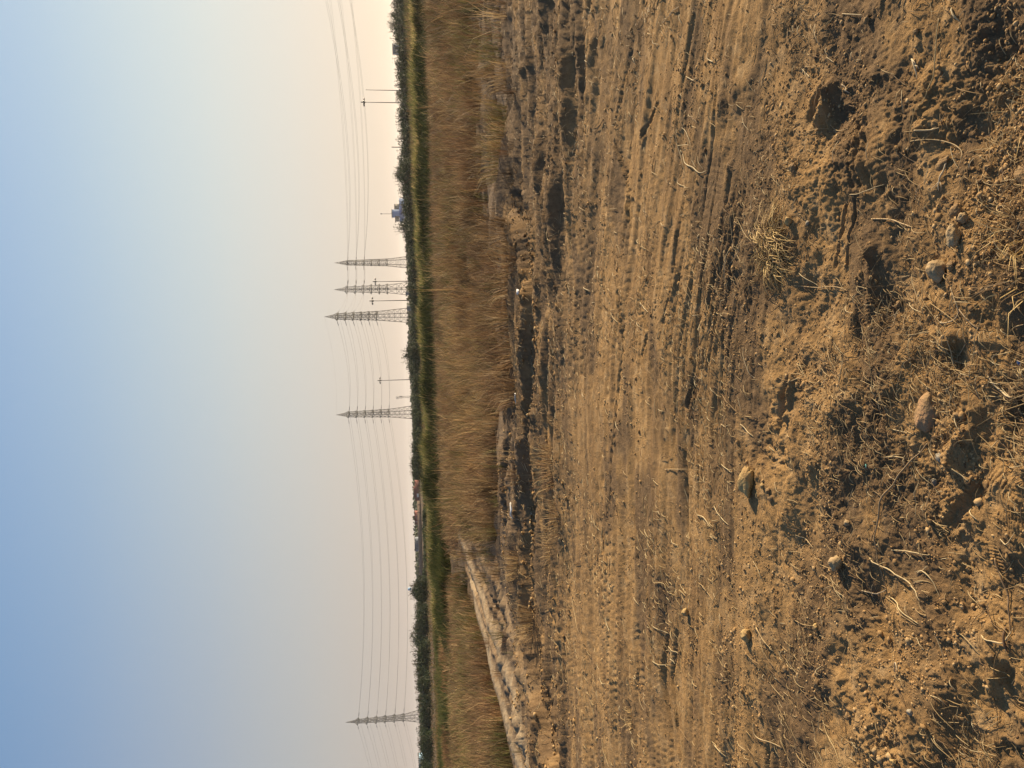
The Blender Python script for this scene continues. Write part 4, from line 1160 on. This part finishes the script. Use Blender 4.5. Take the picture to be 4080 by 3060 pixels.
SKY = [(-150, 1562), (0, 1565), (60, 1562), (100, 1553), (150, 1572), (200, 1575), (300, 1577), (400, 1580), (470, 1584), (500, 1583), (520, 1589), (600, 1592), (640, 1588), (660, 1590), (695, 1577), (740, 1590), (780, 1592), (840, 1603), (880, 1606), (905, 1580), (945, 1612), (1000, 1620), (1100, 1626), (1200, 1629), (1300, 1634), (1380, 1634), (1414, 1611), (1445, 1618), (1480, 1634), (1560, 1642), (1650, 1644), (1700, 1646), (1735, 1640), (1800, 1639), (1850, 1640), (1893, 1640)]
SKY2 = [(2360, 1642), (2410, 1650), (2450, 1662), (2485, 1648), (2530, 1643), (2580, 1652), (2620, 1644), (2680, 1656), (2740, 1658), (2800, 1662), (2850, 1668), (2910, 1667), (2970, 1668), (3030, 1671), (3100, 1670), (3180, 1665)]
LAND = [('the bare pole', 358), ('the lamp mast beside the bare pole', 406), ('the blue building', 850), ('the topmost pylon', 1047), ('the middle pylon of the three', 1154), ('the tallest pylon', 1262), ('the lone lamp mast', 1515), ('the thin-armed fourth pylon', 1653), ('the red cabins', 1960), ('the water tank', 2347), ('the lowest pylon', 2855)]
DG1, DG2 = (.014, .028, .012), (.042, .066, .024)
def bush(v, topu, d, wpx, seed, label, pale=False):
    base = Q(1650, v, d); x = float(base[0])
    r_ = ray(np.array(float(topu)), np.array(float(v))); h = EYE + float(r_[2] / r_[1]) * d
    h = max(h, .5); wd = wpx / FPX * d
    rr = random.Random(seed)
    root = empty('bushy_tree', (x, d, -.05)); h *= 1.12
    blobs = []
    for k in range(7):
        fx = rr.uniform(-.5, .5); hh = h * rr.uniform(.62, 1.0) * (1 - .35 * abs(fx))
        blobs.append((fx * wd, rr.uniform(-.3, .3) * wd, hh * .55, wd * rr.uniform(.2, .32), wd * .28, hh * .45))
    blobs.append((0, 0, h * .66, wd * .2, wd * .2, h * .31))
    dk, lt = (DG1, DG2) if not pale else ((.05, .06, .04), (.10, .11, .075))
    cm = leaf_mesh('crown', blobs, int(2100 if not pale else 900), .20 * d / 160, dk, lt, seed)
    mobj('crown', cm, M_LEAF, root)
    # whippy twigs above the crown, with leaves
    mb = MB()
    mb.tube([(0, 0, 0), (.1, 0, h * .25), (rr.uniform(-.3, .3), .1, h * .6)], [.13, .10, .05], 6)
    for k in range(9):
        bx = rr.uniform(-.42, .42) * wd; z0 = h * .55; dx = rr.uniform(-.5, .5)
        mb.tube([(bx * .3, 0, h * .3), (bx, rr.uniform(-.3, .3), z0), (bx + dx, 0, h * rr.uniform(.86, 1.05)), (bx + dx * 2.2, 0, h * rr.uniform(.88, 1.0))], [.05, .035, .025, .012], 4)
    mb.build('trunk', M_BARK, root)
    tag(root, label, 'tree', 'trees of the far treeline')
    return root

def treeline():
    spots = []
    for S, v0, v1 in ((SKY, -120, 1885), (SKY2, 2360, 3170)):
        vs = [s[0] for s in S]; us = [s[1] for s in S]; v = v0
        k = 0
        while v <= v1:
            spots.append((v, float(np.interp(v, vs, us)))); k += 1
            v += 46 + 14 * math.sin(k * 1.7)
    special = {'100': 0}
    used = {}
    out = []
    for i, (v, tu) in enumerate(spots):
        dd = 150 + 26 * math.sin(i * 2.399) + (40 if v > 1900 else 0) * 0
        nm, lv = min(LAND, key=lambda q: abs(q[1] - v))
        side = 'above' if v < lv else 'below'
        out.append([v, tu, dd, nm, side, abs(v - lv), i])
    ordn = ['first', 'second', 'third', 'fourth', 'fifth', 'sixth', 'seventh', 'eighth', 'ninth', 'tenth']
    cnt = {}
    for o in sorted(out, key=lambda q: q[5]):
        key = (o[3], o[4]); k = cnt.get(key, 0); cnt[key] = k + 1
        o.append(f'dark green treeline tree, {ordn[min(k, 9)]} one {o[4]} {o[3]}')
    for v, tu, dd, nm, side, _, i, lab in out:
        if v < 0 and v < -60: continue
        bush(v, tu, dd, 95, 500 + i, lab)
    # the ones with their own look
    bush(905, 1578, 210, 62, 901, 'pale leafless-looking thin tree beside the blue building', True)
    bush(1420, 1606, 170, 60, 902, 'taller wispy tree sticking up above the lone lamp mast')
    bush(100, 1551, 170, 80, 903, 'rounded taller tree near the top edge of the photo')
    bush(2358, 1638, 170, 66, 904, 'spiky round tree beneath the water tank')
    bush(2532, 1638, 165, 80, 905, 'tall bushy tree midway between the water tank and the lowest pylon')
    bush(1860, 1634, 160, 70, 906, 'last tall tree of the treeline above the red cabins')
    bush(695, 1574, 190, 60, 907, 'pointed tree rising between the lamp mast and the blue building')
    # low scrubby bushes in front of the red cabins
    for k, (v, tu) in enumerate(((1985, 1688), (2060, 1684), (2110, 1682), (2190, 1688), (2290, 1684), (2250, 1688))):
        bush(v, tu, 120 + 9 * k, 90, 950 + k, f'low green bush before the red cabins, {ordn[k]} along the gap in the treeline')
treeline()

# far wooded edge on the horizon, reads as one mass
def far_wood():
    n = 26000
    x = rng.uniform(-560, 420, n); y = rng.uniform(420, 520, n)
    hh = 3.0 + 1.4 * fbm(x * .02, y * .02, 700, 3)
    zc = rng.random(n) ** .7 * hh
    a = rng.normal(size=(n, 3)); a /= np.linalg.norm(a, axis=1, keepdims=True); b = np.cross(a, rng.normal(size=(n, 3))); b /= np.linalg.norm(b, axis=1, keepdims=True)
    C = np.stack([x, y, zc], 1); s = rng.uniform(.4, 1.1, n)[:, None]
    V = np.stack([C - a * s - b * s * .5, C + a * s - b * s * .5, C + a * s + b * s * .5, C - a * s + b * s * .5], 1)
    col = np.array([.05, .07, .035]) * rng.uniform(.6, 1.5, (n, 1))
    tag(mobj('woods', np_mesh('woods', V.reshape(-1, 3), np.arange(4 * n).reshape(-1, 4), None, False, np.repeat(col, 4, 0)), M_LEAF), 'hazy low wood on the far horizon', 'woods', kind='stuff')
far_wood()

# ------------------------------------------------------------------ pylons
HP = 46.0
ARM_F = [.178, .286, .393, .500, .608, .716]      # distance of the cross-arms below the tip, as a share of tip-to-horizon
PYL = {}
def pylon(key, tip_u, tip_v, d, yaw, arms_u, label, slim=1.0):
    top = Q(tip_u, tip_v, d); x = float(top[0]); Hh = float(top[2])
    root = empty('pylon', (x, d, 0), yaw)
    zs = []
    for au in arms_u:
        # height of an arm on the tower axis seen at picture x = au
        r1 = ray(np.array(float(au)), np.array(float(tip_v))); zs.append(EYE + float(r1[2] / r1[1]) * d)
    ztop, zlow = zs[0], zs[-1]
    def half(z):
        if z >= ztop: return slim * 1.05 * max(.03, (Hh - z) / (Hh - ztop))
        if z >= zlow: return slim * (1.05 + (1.6 - 1.05) * (ztop - z) / (ztop - zlow))
        return slim * 1.6 + (2.9 - 1.6 * slim) * (zlow - z) / zlow
    R = .18
    for sx in (-1, 1):
        for sy in (-1, 1):
            mb = MB(); lv = [0, zlow, ztop]
            for a, b in zip(lv[:-1], lv[1:]):
                mb.bar((sx * half(a), sy * half(a), a), (sx * half(b), sy * half(b), b), R, R * .9)
            mb.build('leg', M_STEEL, root)
    mb = MB(); pk = MB()
    levels = [0]; z = 0
    while z < zlow - 2.5:
        z += half(z) * 1.25; levels.append(z)
    levels[-1] = zlow
    tmp = list(levels)
    for a, b in zip(zs[::-1][:-1], zs[::-1][1:]):
        tmp += [a + (b - a) * .5, b]
    corner = [(-1, -1), (1, -1), (1, 1), (-1, 1)]
    def ring(mb, a, b, r, cross=True):
        ha, hb = half(a), half(b)
        for i in range(4):
            c0 = corner[i]; c1 = corner[(i + 1) % 4]
            A0 = (c0[0] * ha, c0[1] * ha, a); A1 = (c1[0] * ha, c1[1] * ha, a); B0 = (c0[0] * hb, c0[1] * hb, b); B1 = (c1[0] * hb, c1[1] * hb, b)
            mb.bar(A0, B1, r, n=3)
            if cross: mb.bar(A1, B0, r, n=3)
            mb.bar(B0, B1, r, n=3)
    for a, b in zip(tmp[:-1], tmp[1:]):
        ring(mb, a, b, .075)
    mb.build('bracing', M_STEEL, root)
    z = ztop; st = (Hh - ztop) / 5
    for i in range(5): ring(pk, z, z + st, .065, i < 3); z += st
    for sx, sy in corner: pk.bar((sx * half(ztop), sy * half(ztop), ztop), (0, 0, Hh), .11, .05)
    pk.build('peak', M_STEEL, root)
    tips = []
    for i, z in enumerate(zs):
        al = 4.3 + .14 * i; h0 = half(z); h1 = half(z + 1.5)
        mb = MB()
        for s in (-1, 1):
            tip = (s * al, 0, z)
            for sy in (-1, 1):
                mb.bar((s * h0, sy * h0, z), tip, .17, .12); mb.bar((s * h1, sy * h1, z + 1.5), tip, .15, .10)
                mid = ((s * h0 + s * al) / 2, sy * h0 / 2, z); mt_ = ((s * h1 + s * al) / 2, sy * h1 / 2, z + .75)
                mb.bar(mid, mt_, .05, n=3)
            mb.bar(((s * (h0 + al) / 2), -h0 / 2, z), ((s * (h0 + al) / 2), h0 / 2, z), .05, n=3)
        for sy in (-1, 1): mb.bar((-h0, sy * h0, z), (h0, sy * h0, z), .19)
        arm = mb.build('cross_arm', M_STEEL, root)
        c, s_ = math.cos(yaw), math.sin(yaw)
        tips.append([(x + s * al * c, d + s * al * s_, z) for s in (-1, 1)])
    root['label'] = label; root['category'] = 'pylon'; root['group'] = 'lattice pylons'
    PYL[key] = dict(root=root, x=x, y=d, H=Hh, tips=tips, yaw=yaw, top=(x, d, Hh))
    return root
R_ = math.radians
pylon('A', 1333, 1047.5, 454, R_(62), [1384, 1417, 1449, 1480.5, 1511, 1543], 'steel lattice pylon nearest the blue building')
pylon('B', 1331, 1154, 450, R_(45), [1384, 1417, 1449, 1480.5, 1513, 1545], 'steel lattice pylon seen corner-on between two lamp masts')
pylon('C', 1293, 1262, 392, R_(56), [1345, 1377, 1408, 1439, 1470, 1501], 'tallest-looking steel lattice pylon with wires on all six arms')
pylon('D', 1340, 1653, 436, R_(63), [1390, 1421.6, 1454.5, 1486, 1518, 1549.5], 'steel lattice pylon standing alone near the telecom mast')
pylon('E', 1377, 2878, 438, R_(84), [1427, 1464, 1500.5, 1536, 1573, 1609], 'dark steel lattice pylon with very short-looking arms at the photo bottom', .72)

def cable(a, b, sag, r, label, group, ins=True, name='power_line'):
    a = Vector(a); b = Vector(b); K = 28; mb = MB(); o = a
    pts = []
    for i in range(K + 1):
        t = i / K; p = a.lerp(b, t); p.z -= sag * 4 * t * (1 - t); pts.append(p - o)
    mb.tube(pts, r, 3)
    ob = mb.build(name, M_WIRE, None, False, tuple(o))
    tag(ob, label, 'power line', group)
    if ins:
        L = (b - a).length; t = min(.3, 3.0 / L)
        for t0, t1 in ((0.004, t), (1 - t, .996)):
            m2 = MB(); p0 = a.lerp(b, t0); p0.z -= sag * 4 * t0 * (1 - t0); p1 = a.lerp(b, t1); p1.z -= sag * 4 * t1 * (1 - t1)
            m2.tube([p0 - o, p1 - o], .13, 6); m2.build('insulator', M_INS, ob)
    return ob
ordn = ['top', 'second', 'third', 'fourth', 'fifth', 'lowest']
sidn = ['nearer', 'farther']
def span(ka, kb, la, lb, sag, name, r=.05, offb=None):
    for i, j in zip(la, lb):
        for s in (0, 1):
            a = PYL[ka]['tips'][i][s]
            b = PYL[kb]['tips'][j][s] if offb is None else offb(j, s)
            cable(a, b, sag, r * .72, f'{ordn[i]} {sidn[s]} wire {name}', f'power lines {name}')
span('C', 'D', range(6), range(6), 2.6, 'between the tallest pylon and the lone pylon')
span('D', 'E', range(6), range(6), 5.5, 'between the lone pylon and the bottom pylon')
span('C', 'B', range(3), range(3), 1.6, 'between the tallest and the corner-on pylon')
def offA(j, s):
    y = 262 + s * 5; x = 196 + s * 3
    return (x, y, [41.5, 36.6, 31.7][j])
def offB(j, s):
    y = 300 + s * 5; x = 250 + s * 3
    return (x, y, [42.5, 37.6, 32.7][j])
span('A', 'B', range(3), range(3), .8, 'between the corner-on pylon and its upper neighbour', .04)
span('A', 'A', range(3), range(3), 9.5, 'leaving the upper pylon toward the photo top', .05, offA)
span('B', 'B', range(3), range(3), 7.0, 'leaving the corner-on pylon toward the photo top', .045, offB)
def offE(j, s):
    return (-420 + 2 * s, 560 + 6 * s, PYL['E']['tips'][j][0][2] - 1.0)
span('E', 'E', range(6), range(6), 9.0, 'leaving the bottom pylon toward the photo bottom', .05, offE)
for ka, kb, sg, nm in (('C', 'D', 2, 'thin earth wire from the tallest pylon tip to the lone pylon tip'), ('C', 'B', 1.2, 'thin earth wire from the tallest pylon tip to the corner-on pylon tip')):
    cable(PYL[ka]['top'], PYL[kb]['top'], sg, .018, nm, 'earth wires between pylon tips', False, 'earth_wire')

# ------------------------------------------------------------------ lamp masts and small masts
def mast(tu, v, label, head=True, Hm=18.0, name='lamp_mast', r=.16):
    hor = 1648 + .03 * (v - 1530); px = hor - tu
    d = (Hm - EYE) * FPX / px / 1.0
    top = Q(tu, v, d); root = empty(name, (float(top[0]), d, 0))
    Ht = float(top[2]); mb = MB(); mb.tube([(0, 0, 0), (0, 0, Ht * .5), (0, 0, Ht)], [r * 1.25, r * .95, r * .7], 8); mb.build('pole', M_STEEL, root, True)
    if head:
        mb = MB(); mb.bar((-1.3, 0, Ht - .1), (1.3, 0, Ht - .1), .12); mb.bar((0, -1.0, Ht - .1), (0, 1.0, Ht - .1), .12)
        mb.tube([(0, 0, Ht - .9), (0, 0, Ht + .9)], .22, 8)
        mb.build('lamp_carriage', M_STEEL, root)
        for sx, sy in ((-1.2, 0), (1.2, 0), (0, -.95), (0, .95)):
            m2 = MB(); m2.box((sx, sy, Ht - .35), (.62, .62, .5), .4); m2.build('floodlight', M_INS, root)
    tag(root, label, 'lamp mast' if head else 'pole', 'lamp masts behind the treeline')
    return root
mast(1447, 407, 'lamp mast with floodlights standing beside the bare pole')
mast(1493, 1122, 'lamp mast with floodlights right above the corner-on pylon')
mast(1481, 1199, 'lamp mast with floodlights between the corner-on and tallest pylons')
mast(1512, 1516, 'lone lamp mast with floodlights between the tallest and lone pylons')
mast(1457, 358, 'bare grey pole without lamps near the photo top', False, name='steel_pole')
for (tu, v, Hm, lab, r) in ((1560, 586, 9, 'thick short pole on the treeline above the blue building', .3), (1574, 556, 7, 'small utility pole with a crossbar beside the thick short pole', .10), (1578, 600, 6.5, 'tiny utility pole just below the thick short pole', .09),
                        (1580, 630, 6.2, 'faint tiny pole farthest below the thick short pole', .07), (1561, 233, 8, 'thin pole near the grey building at the photo top', .07), (1608, 1390, 6, 'thin faint pole above the wispy tree', .06),
                        (1650, 2256, 7, 'white utility post in the gap beside the far wall', .12), (1650, 2139, 6, 'short utility post by the grey-blue cabin', .10), (1648, 2090, 5, 'post beside the second red cabin', .08), (1645, 2315, 6, 'faint pole between the white post and the water tank', .07),
                        (1654, 2906, 4.8, 'small slanting pole below the lowest pylon', .07)):
    hor = 1648 + .03 * (v - 1530); d = min(620, (Hm - EYE) * FPX / max(6, hor - tu))
    top = Q(tu, v, d); root = empty('utility_pole', (float(top[0]), float(d), 0)); Ht = float(top[2])
    mb = MB(); mb.tube([(0, 0, 0), (0, 0, Ht)], [r, r * .8], 6); mb.build('pole', M_STEEL, root)
    mb = MB(); mb.bar((-.8, 0, Ht - .5), (.8, 0, Ht - .5), r * .8)
    if r < .25: mb.build('crossbar', M_STEEL, root)
    tag(root, lab, 'pole', 'small poles on the horizon')

def telecom():
    d = 620; top = Q(1577, 1584, d); Ht = float(top[2]); root = empty('telecom_mast', (float(top[0]), d, 0)); mb = MB()
    for k in range(3):
        a = 2.1 * k; mb.bar((math.cos(a) * 1.1, math.sin(a) * 1.1, 0), (math.cos(a) * .5, math.sin(a) * .5, Ht), .12)
    z = 0
    while z < Ht - 1:
        for k in range(3):
            a = 2.1 * k; b = 2.1 * (k + 1); f = 1.1 - .6 * z / Ht; g = 1.1 - .6 * (z + 1.5) / Ht
            mb.bar((math.cos(a) * f, math.sin(a) * f, z), (math.cos(b) * g, math.sin(b) * g, z + 1.5), .07, n=3)
        z += 1.5
    mb.build('lattice', M_STEEL, root)
    for k in range(6):
        a = 1.05 * k; m2 = MB(); m2.box((math.cos(a) * .95, math.sin(a) * .95, Ht - (1.3 if k % 2 else 4.0)), (.35, .35, 2.2), a); m2.build('antenna_panel', M_INS, root)
    tag(root, 'hazy telecom mast with antenna panels beside the lone pylon', 'telecom mast')
telecom()

# ------------------------------------------------------------------ buildings
def bmat(name, c, r=.8): return simple_mat(name, c, r, var=.06, scale=.8)
M_BL1 = bmat('pale_blue_render', (.22, .32, .52)); M_BL2 = bmat('deep_blue_render', (.06, .14, .42)); M_CRM = bmat('cream_render', (.55, .52, .44))
M_RED = bmat('dark_red_sheet', (.20, .065, .05)); M_GRY = bmat('grey_blue_sheet', (.15, .18, .22)); M_DKF = bmat('dark_frame', (.10, .10, .10)); M_WHT = bmat('white_paint', (.65, .66, .68))
M_LTB = bmat('light_blue_tank', (.30, .50, .72)); M_BRW = bmat('brown_wall', (.20, .14, .10))

def pbox(parent, name, mat, u0, u1, v0, v1, d, dep, off=(0, 0, 0), org=(0, 0, 0), to_ground=False):
    a = Q(u0, v1, d); b = Q(u1, v0, d)
    vm = (v0 + v1) / 2; zt = float(Q(u0, vm, d)[2]); zb = 0.0 if to_ground else float(Q(u1, vm, d)[2])
    x0 = float(Q((u0 + u1) / 2, v1, d)[0]); x1 = float(Q((u0 + u1) / 2, v0, d)[0])
    mb = MB(); mb.box(((x0 + x1) / 2 - org[0], d + dep / 2 - org[1], (zt + zb) / 2 - org[2]), (abs(x1 - x0), dep, zt - zb))
    return mb.build(name, mat, parent)

def blue_building():
    d = 560.; c = Q(1600, 847, d); org = (float(c[0]), d, 0); root = empty('blue_building', org)
    w = pbox(root, 'tower_block', M_BL1, 1562, 1604, 834.5, 860, d, 6, org=org, to_ground=True)
    pbox(root, 'roof_slab', M_DKF, 1560, 1562, 833, 861.5, d - .3, 6.6, org=org)
    pbox(root, 'wall', M_BL1, 1592, 1606, 856, 881, d + 1, 5, org=org, to_ground=True)
    pbox(root, 'wall', M_BL2, 1591, 1603, 826, 856, d - .5, 5, org=org)
    pbox(root, 'wall', M_BL1, 1590.5, 1606, 790, 836, d + 1.5, 5, org=org, to_ground=True)
    for nm, v0, v1, ut in (('balcony', 813, 834, 1571), ('balcony', 861, 881, 1574)):
        f = pbox(root, nm, M_CRM, ut + 4, 1591, v0 + 1.5, v1 - 1.5, d + 2.2, 3, org=org)
        g = pbox(f, 'roof_edge', M_DKF, ut, ut + 3.2, v0, v1, d + .5, 5, org=org)
        for vv in (v0 + .6, (v0 + v1) / 2, v1 - .6): pbox(f, 'post', M_DKF, ut + 3.2, 1591, vv - .5, vv + .5, d + .9, .3, org=org)
    top = Q(1516, 852, d + 3); mb = MB(); rz = float(Q(1560, 852, d + 3)[2])
    mb.tube([(float(top[0]) - org[0], 3, rz), (float(top[0]) - org[0], 3, float(top[2]))], [.16, .12], 6); mb.box((float(top[0]) - org[0], 3, float(top[2]) - .6), (.5, .5, 1.2))
    mb.build('antenna', M_STEEL, root)
    tag(root, 'blue building with a tower block and rooftop antenna above the treeline', 'building')
blue_building()

def cabin(u0, u1, v0, v1, d, wall, label, extra=()):
    c = Q((u0 + u1) / 2, (v0 + v1) / 2, d); org = (float(c[0]), d, 0); root = empty('cabin', org)
    pbox(root, 'wall', wall, u0 + 1.2, u1, v0, v1, d, 4.5, org=org, to_ground=True)
    pbox(root, 'roof', M_DKF if wall is not M_RED else bmat('red_roof', (.13, .05, .045)), u0, u0 + 1.2, v0 - 1, v1 + 1, d - .3, 5.1, org=org)
    for (nm, mt, a, b, e, f) in extra: pbox(root, nm, mt, a, b, e, f, d - .06 if nm not in ('upper_roof',) else d + .6, .12 if nm != 'upper_roof' else 3, org=org)
    tag(root, label, 'building', 'small buildings beyond the gap in the treeline')
cabin(1653, 1672, 1918, 1996, 330, M_RED, 'long dark red cabin with a white panel and raised roof', (('upper_roof', M_RED, 1648.5, 1653, 1942, 1985), ('white_panel', M_WHT, 1661, 1669, 1967, 1981), ('trim', M_CRM, 1670, 1671, 1920, 1994)))
cabin(1651.5, 1668, 2041, 2090, 330, M_RED, 'smaller dark red cabin with white lettering-like smears', (('trim', M_CRM, 1660, 1661, 2052, 2068), ('trim', M_WHT, 1652, 1668, 2079, 2080)))
cabin(1652, 1668, 2147, 2197, 330, M_GRY, 'grey-blue cabin with a row of small windows', tuple(('window', M_DKF, 1660, 1663.5, 2155 + 9 * k, 2160 + 9 * k) for k in range(4)))
cabin(1563, 1590, 173, 204, 430, M_GRY, 'small grey-blue building on the treeline near the photo top', (('window', M_DKF, 1570, 1575, 178, 184), ('window', M_DKF, 1570, 1575, 190, 196)))
cabin(1668, 1690, 3018, 3075, 330, M_LTB, 'light blue and white building at the bottom edge of the photo', (('white_panel', M_WHT, 1671, 1674, 3022, 3036), ('white_panel', M_WHT, 1676, 1679, 3022, 3036), ('trim', M_WHT, 1669, 1671, 3040, 3060)))
cabin(1616, 1632, 1162, 1172, 380, M_GRY, 'small pale shed at the foot of the corner-on pylon')
cabin(1621, 1634, 1217, 1234, 340, M_GRY, 'small pale shed at the foot of the tallest pylon')
cabin(1664, 1676, 1893, 1912, 340, M_WHT, 'white shed between the treeline end and the long red cabin')

def far_wall():
    d = 300.; a = Q(1676, 2350, d); b = Q(1676, 1995, d); mb = MB(); x0, x1 = float(a[0]), float(b[0])
    mb.box((0, 0, .75), (x1 - x0, .25, 1.5)); k = x0
    while k < x1: mb.box((k - (x0 + x1) / 2, -.08, .8), (.3, .3, 1.65)); k += 3.0
    o = mb.build('boundary_wall', M_BRW, None, False, ((x0 + x1) / 2, d, 0)); tag(o, 'long low brown wall behind the gap in the treeline', 'wall')
far_wall()

def water_tank():
    d = 420.; c = Q(1632, 2347, d); z = float(c[2]); root = empty('water_tank', (float(c[0]), d, 0))
    mb = MB(); mb.tube([(0, 0, z - .9), (0, 0, z - .7), (0, 0, z + .6), (0, 0, z + .75), (0, 0, z + 1.0)], [.6, .8, .8, .7, .15], 16); mb.build('tank', M_LTB, root, True)
    for k in range(4):
        a = math.pi / 4 + k * math.pi / 2; mb = MB(); mb.bar((math.cos(a) * .9, math.sin(a) * .9, 0), (math.cos(a) * .6, math.sin(a) * .6, z - .8), .07); mb.build('leg', M_STEEL, root)
    tag(root, 'pale blue water tank on a stand above the spiky round tree', 'water tank')
water_tank()

# ------------------------------------------------------------------ haze
def haze():
    mt, nt, out = new_mat('haze')
    pv = N(nt, 'ShaderNodeVolumePrincipled')
    pv.inputs['Color'].default_value = (.93, .93, .95, 1)
    pv.inputs['Density'].default_value = .00015
    pv.inputs['Anisotropy'].default_value = .35
    nt.links.new(pv.outputs[0], out.inputs['Volume'])
    mb = MB(); mb.box((0, 300, 25), (9000, 9000, 52.5))
    o = mb.build('haze', mt); tag(o, kind='stuff')
    o['label'] = 'warm haze over the plain'
haze()
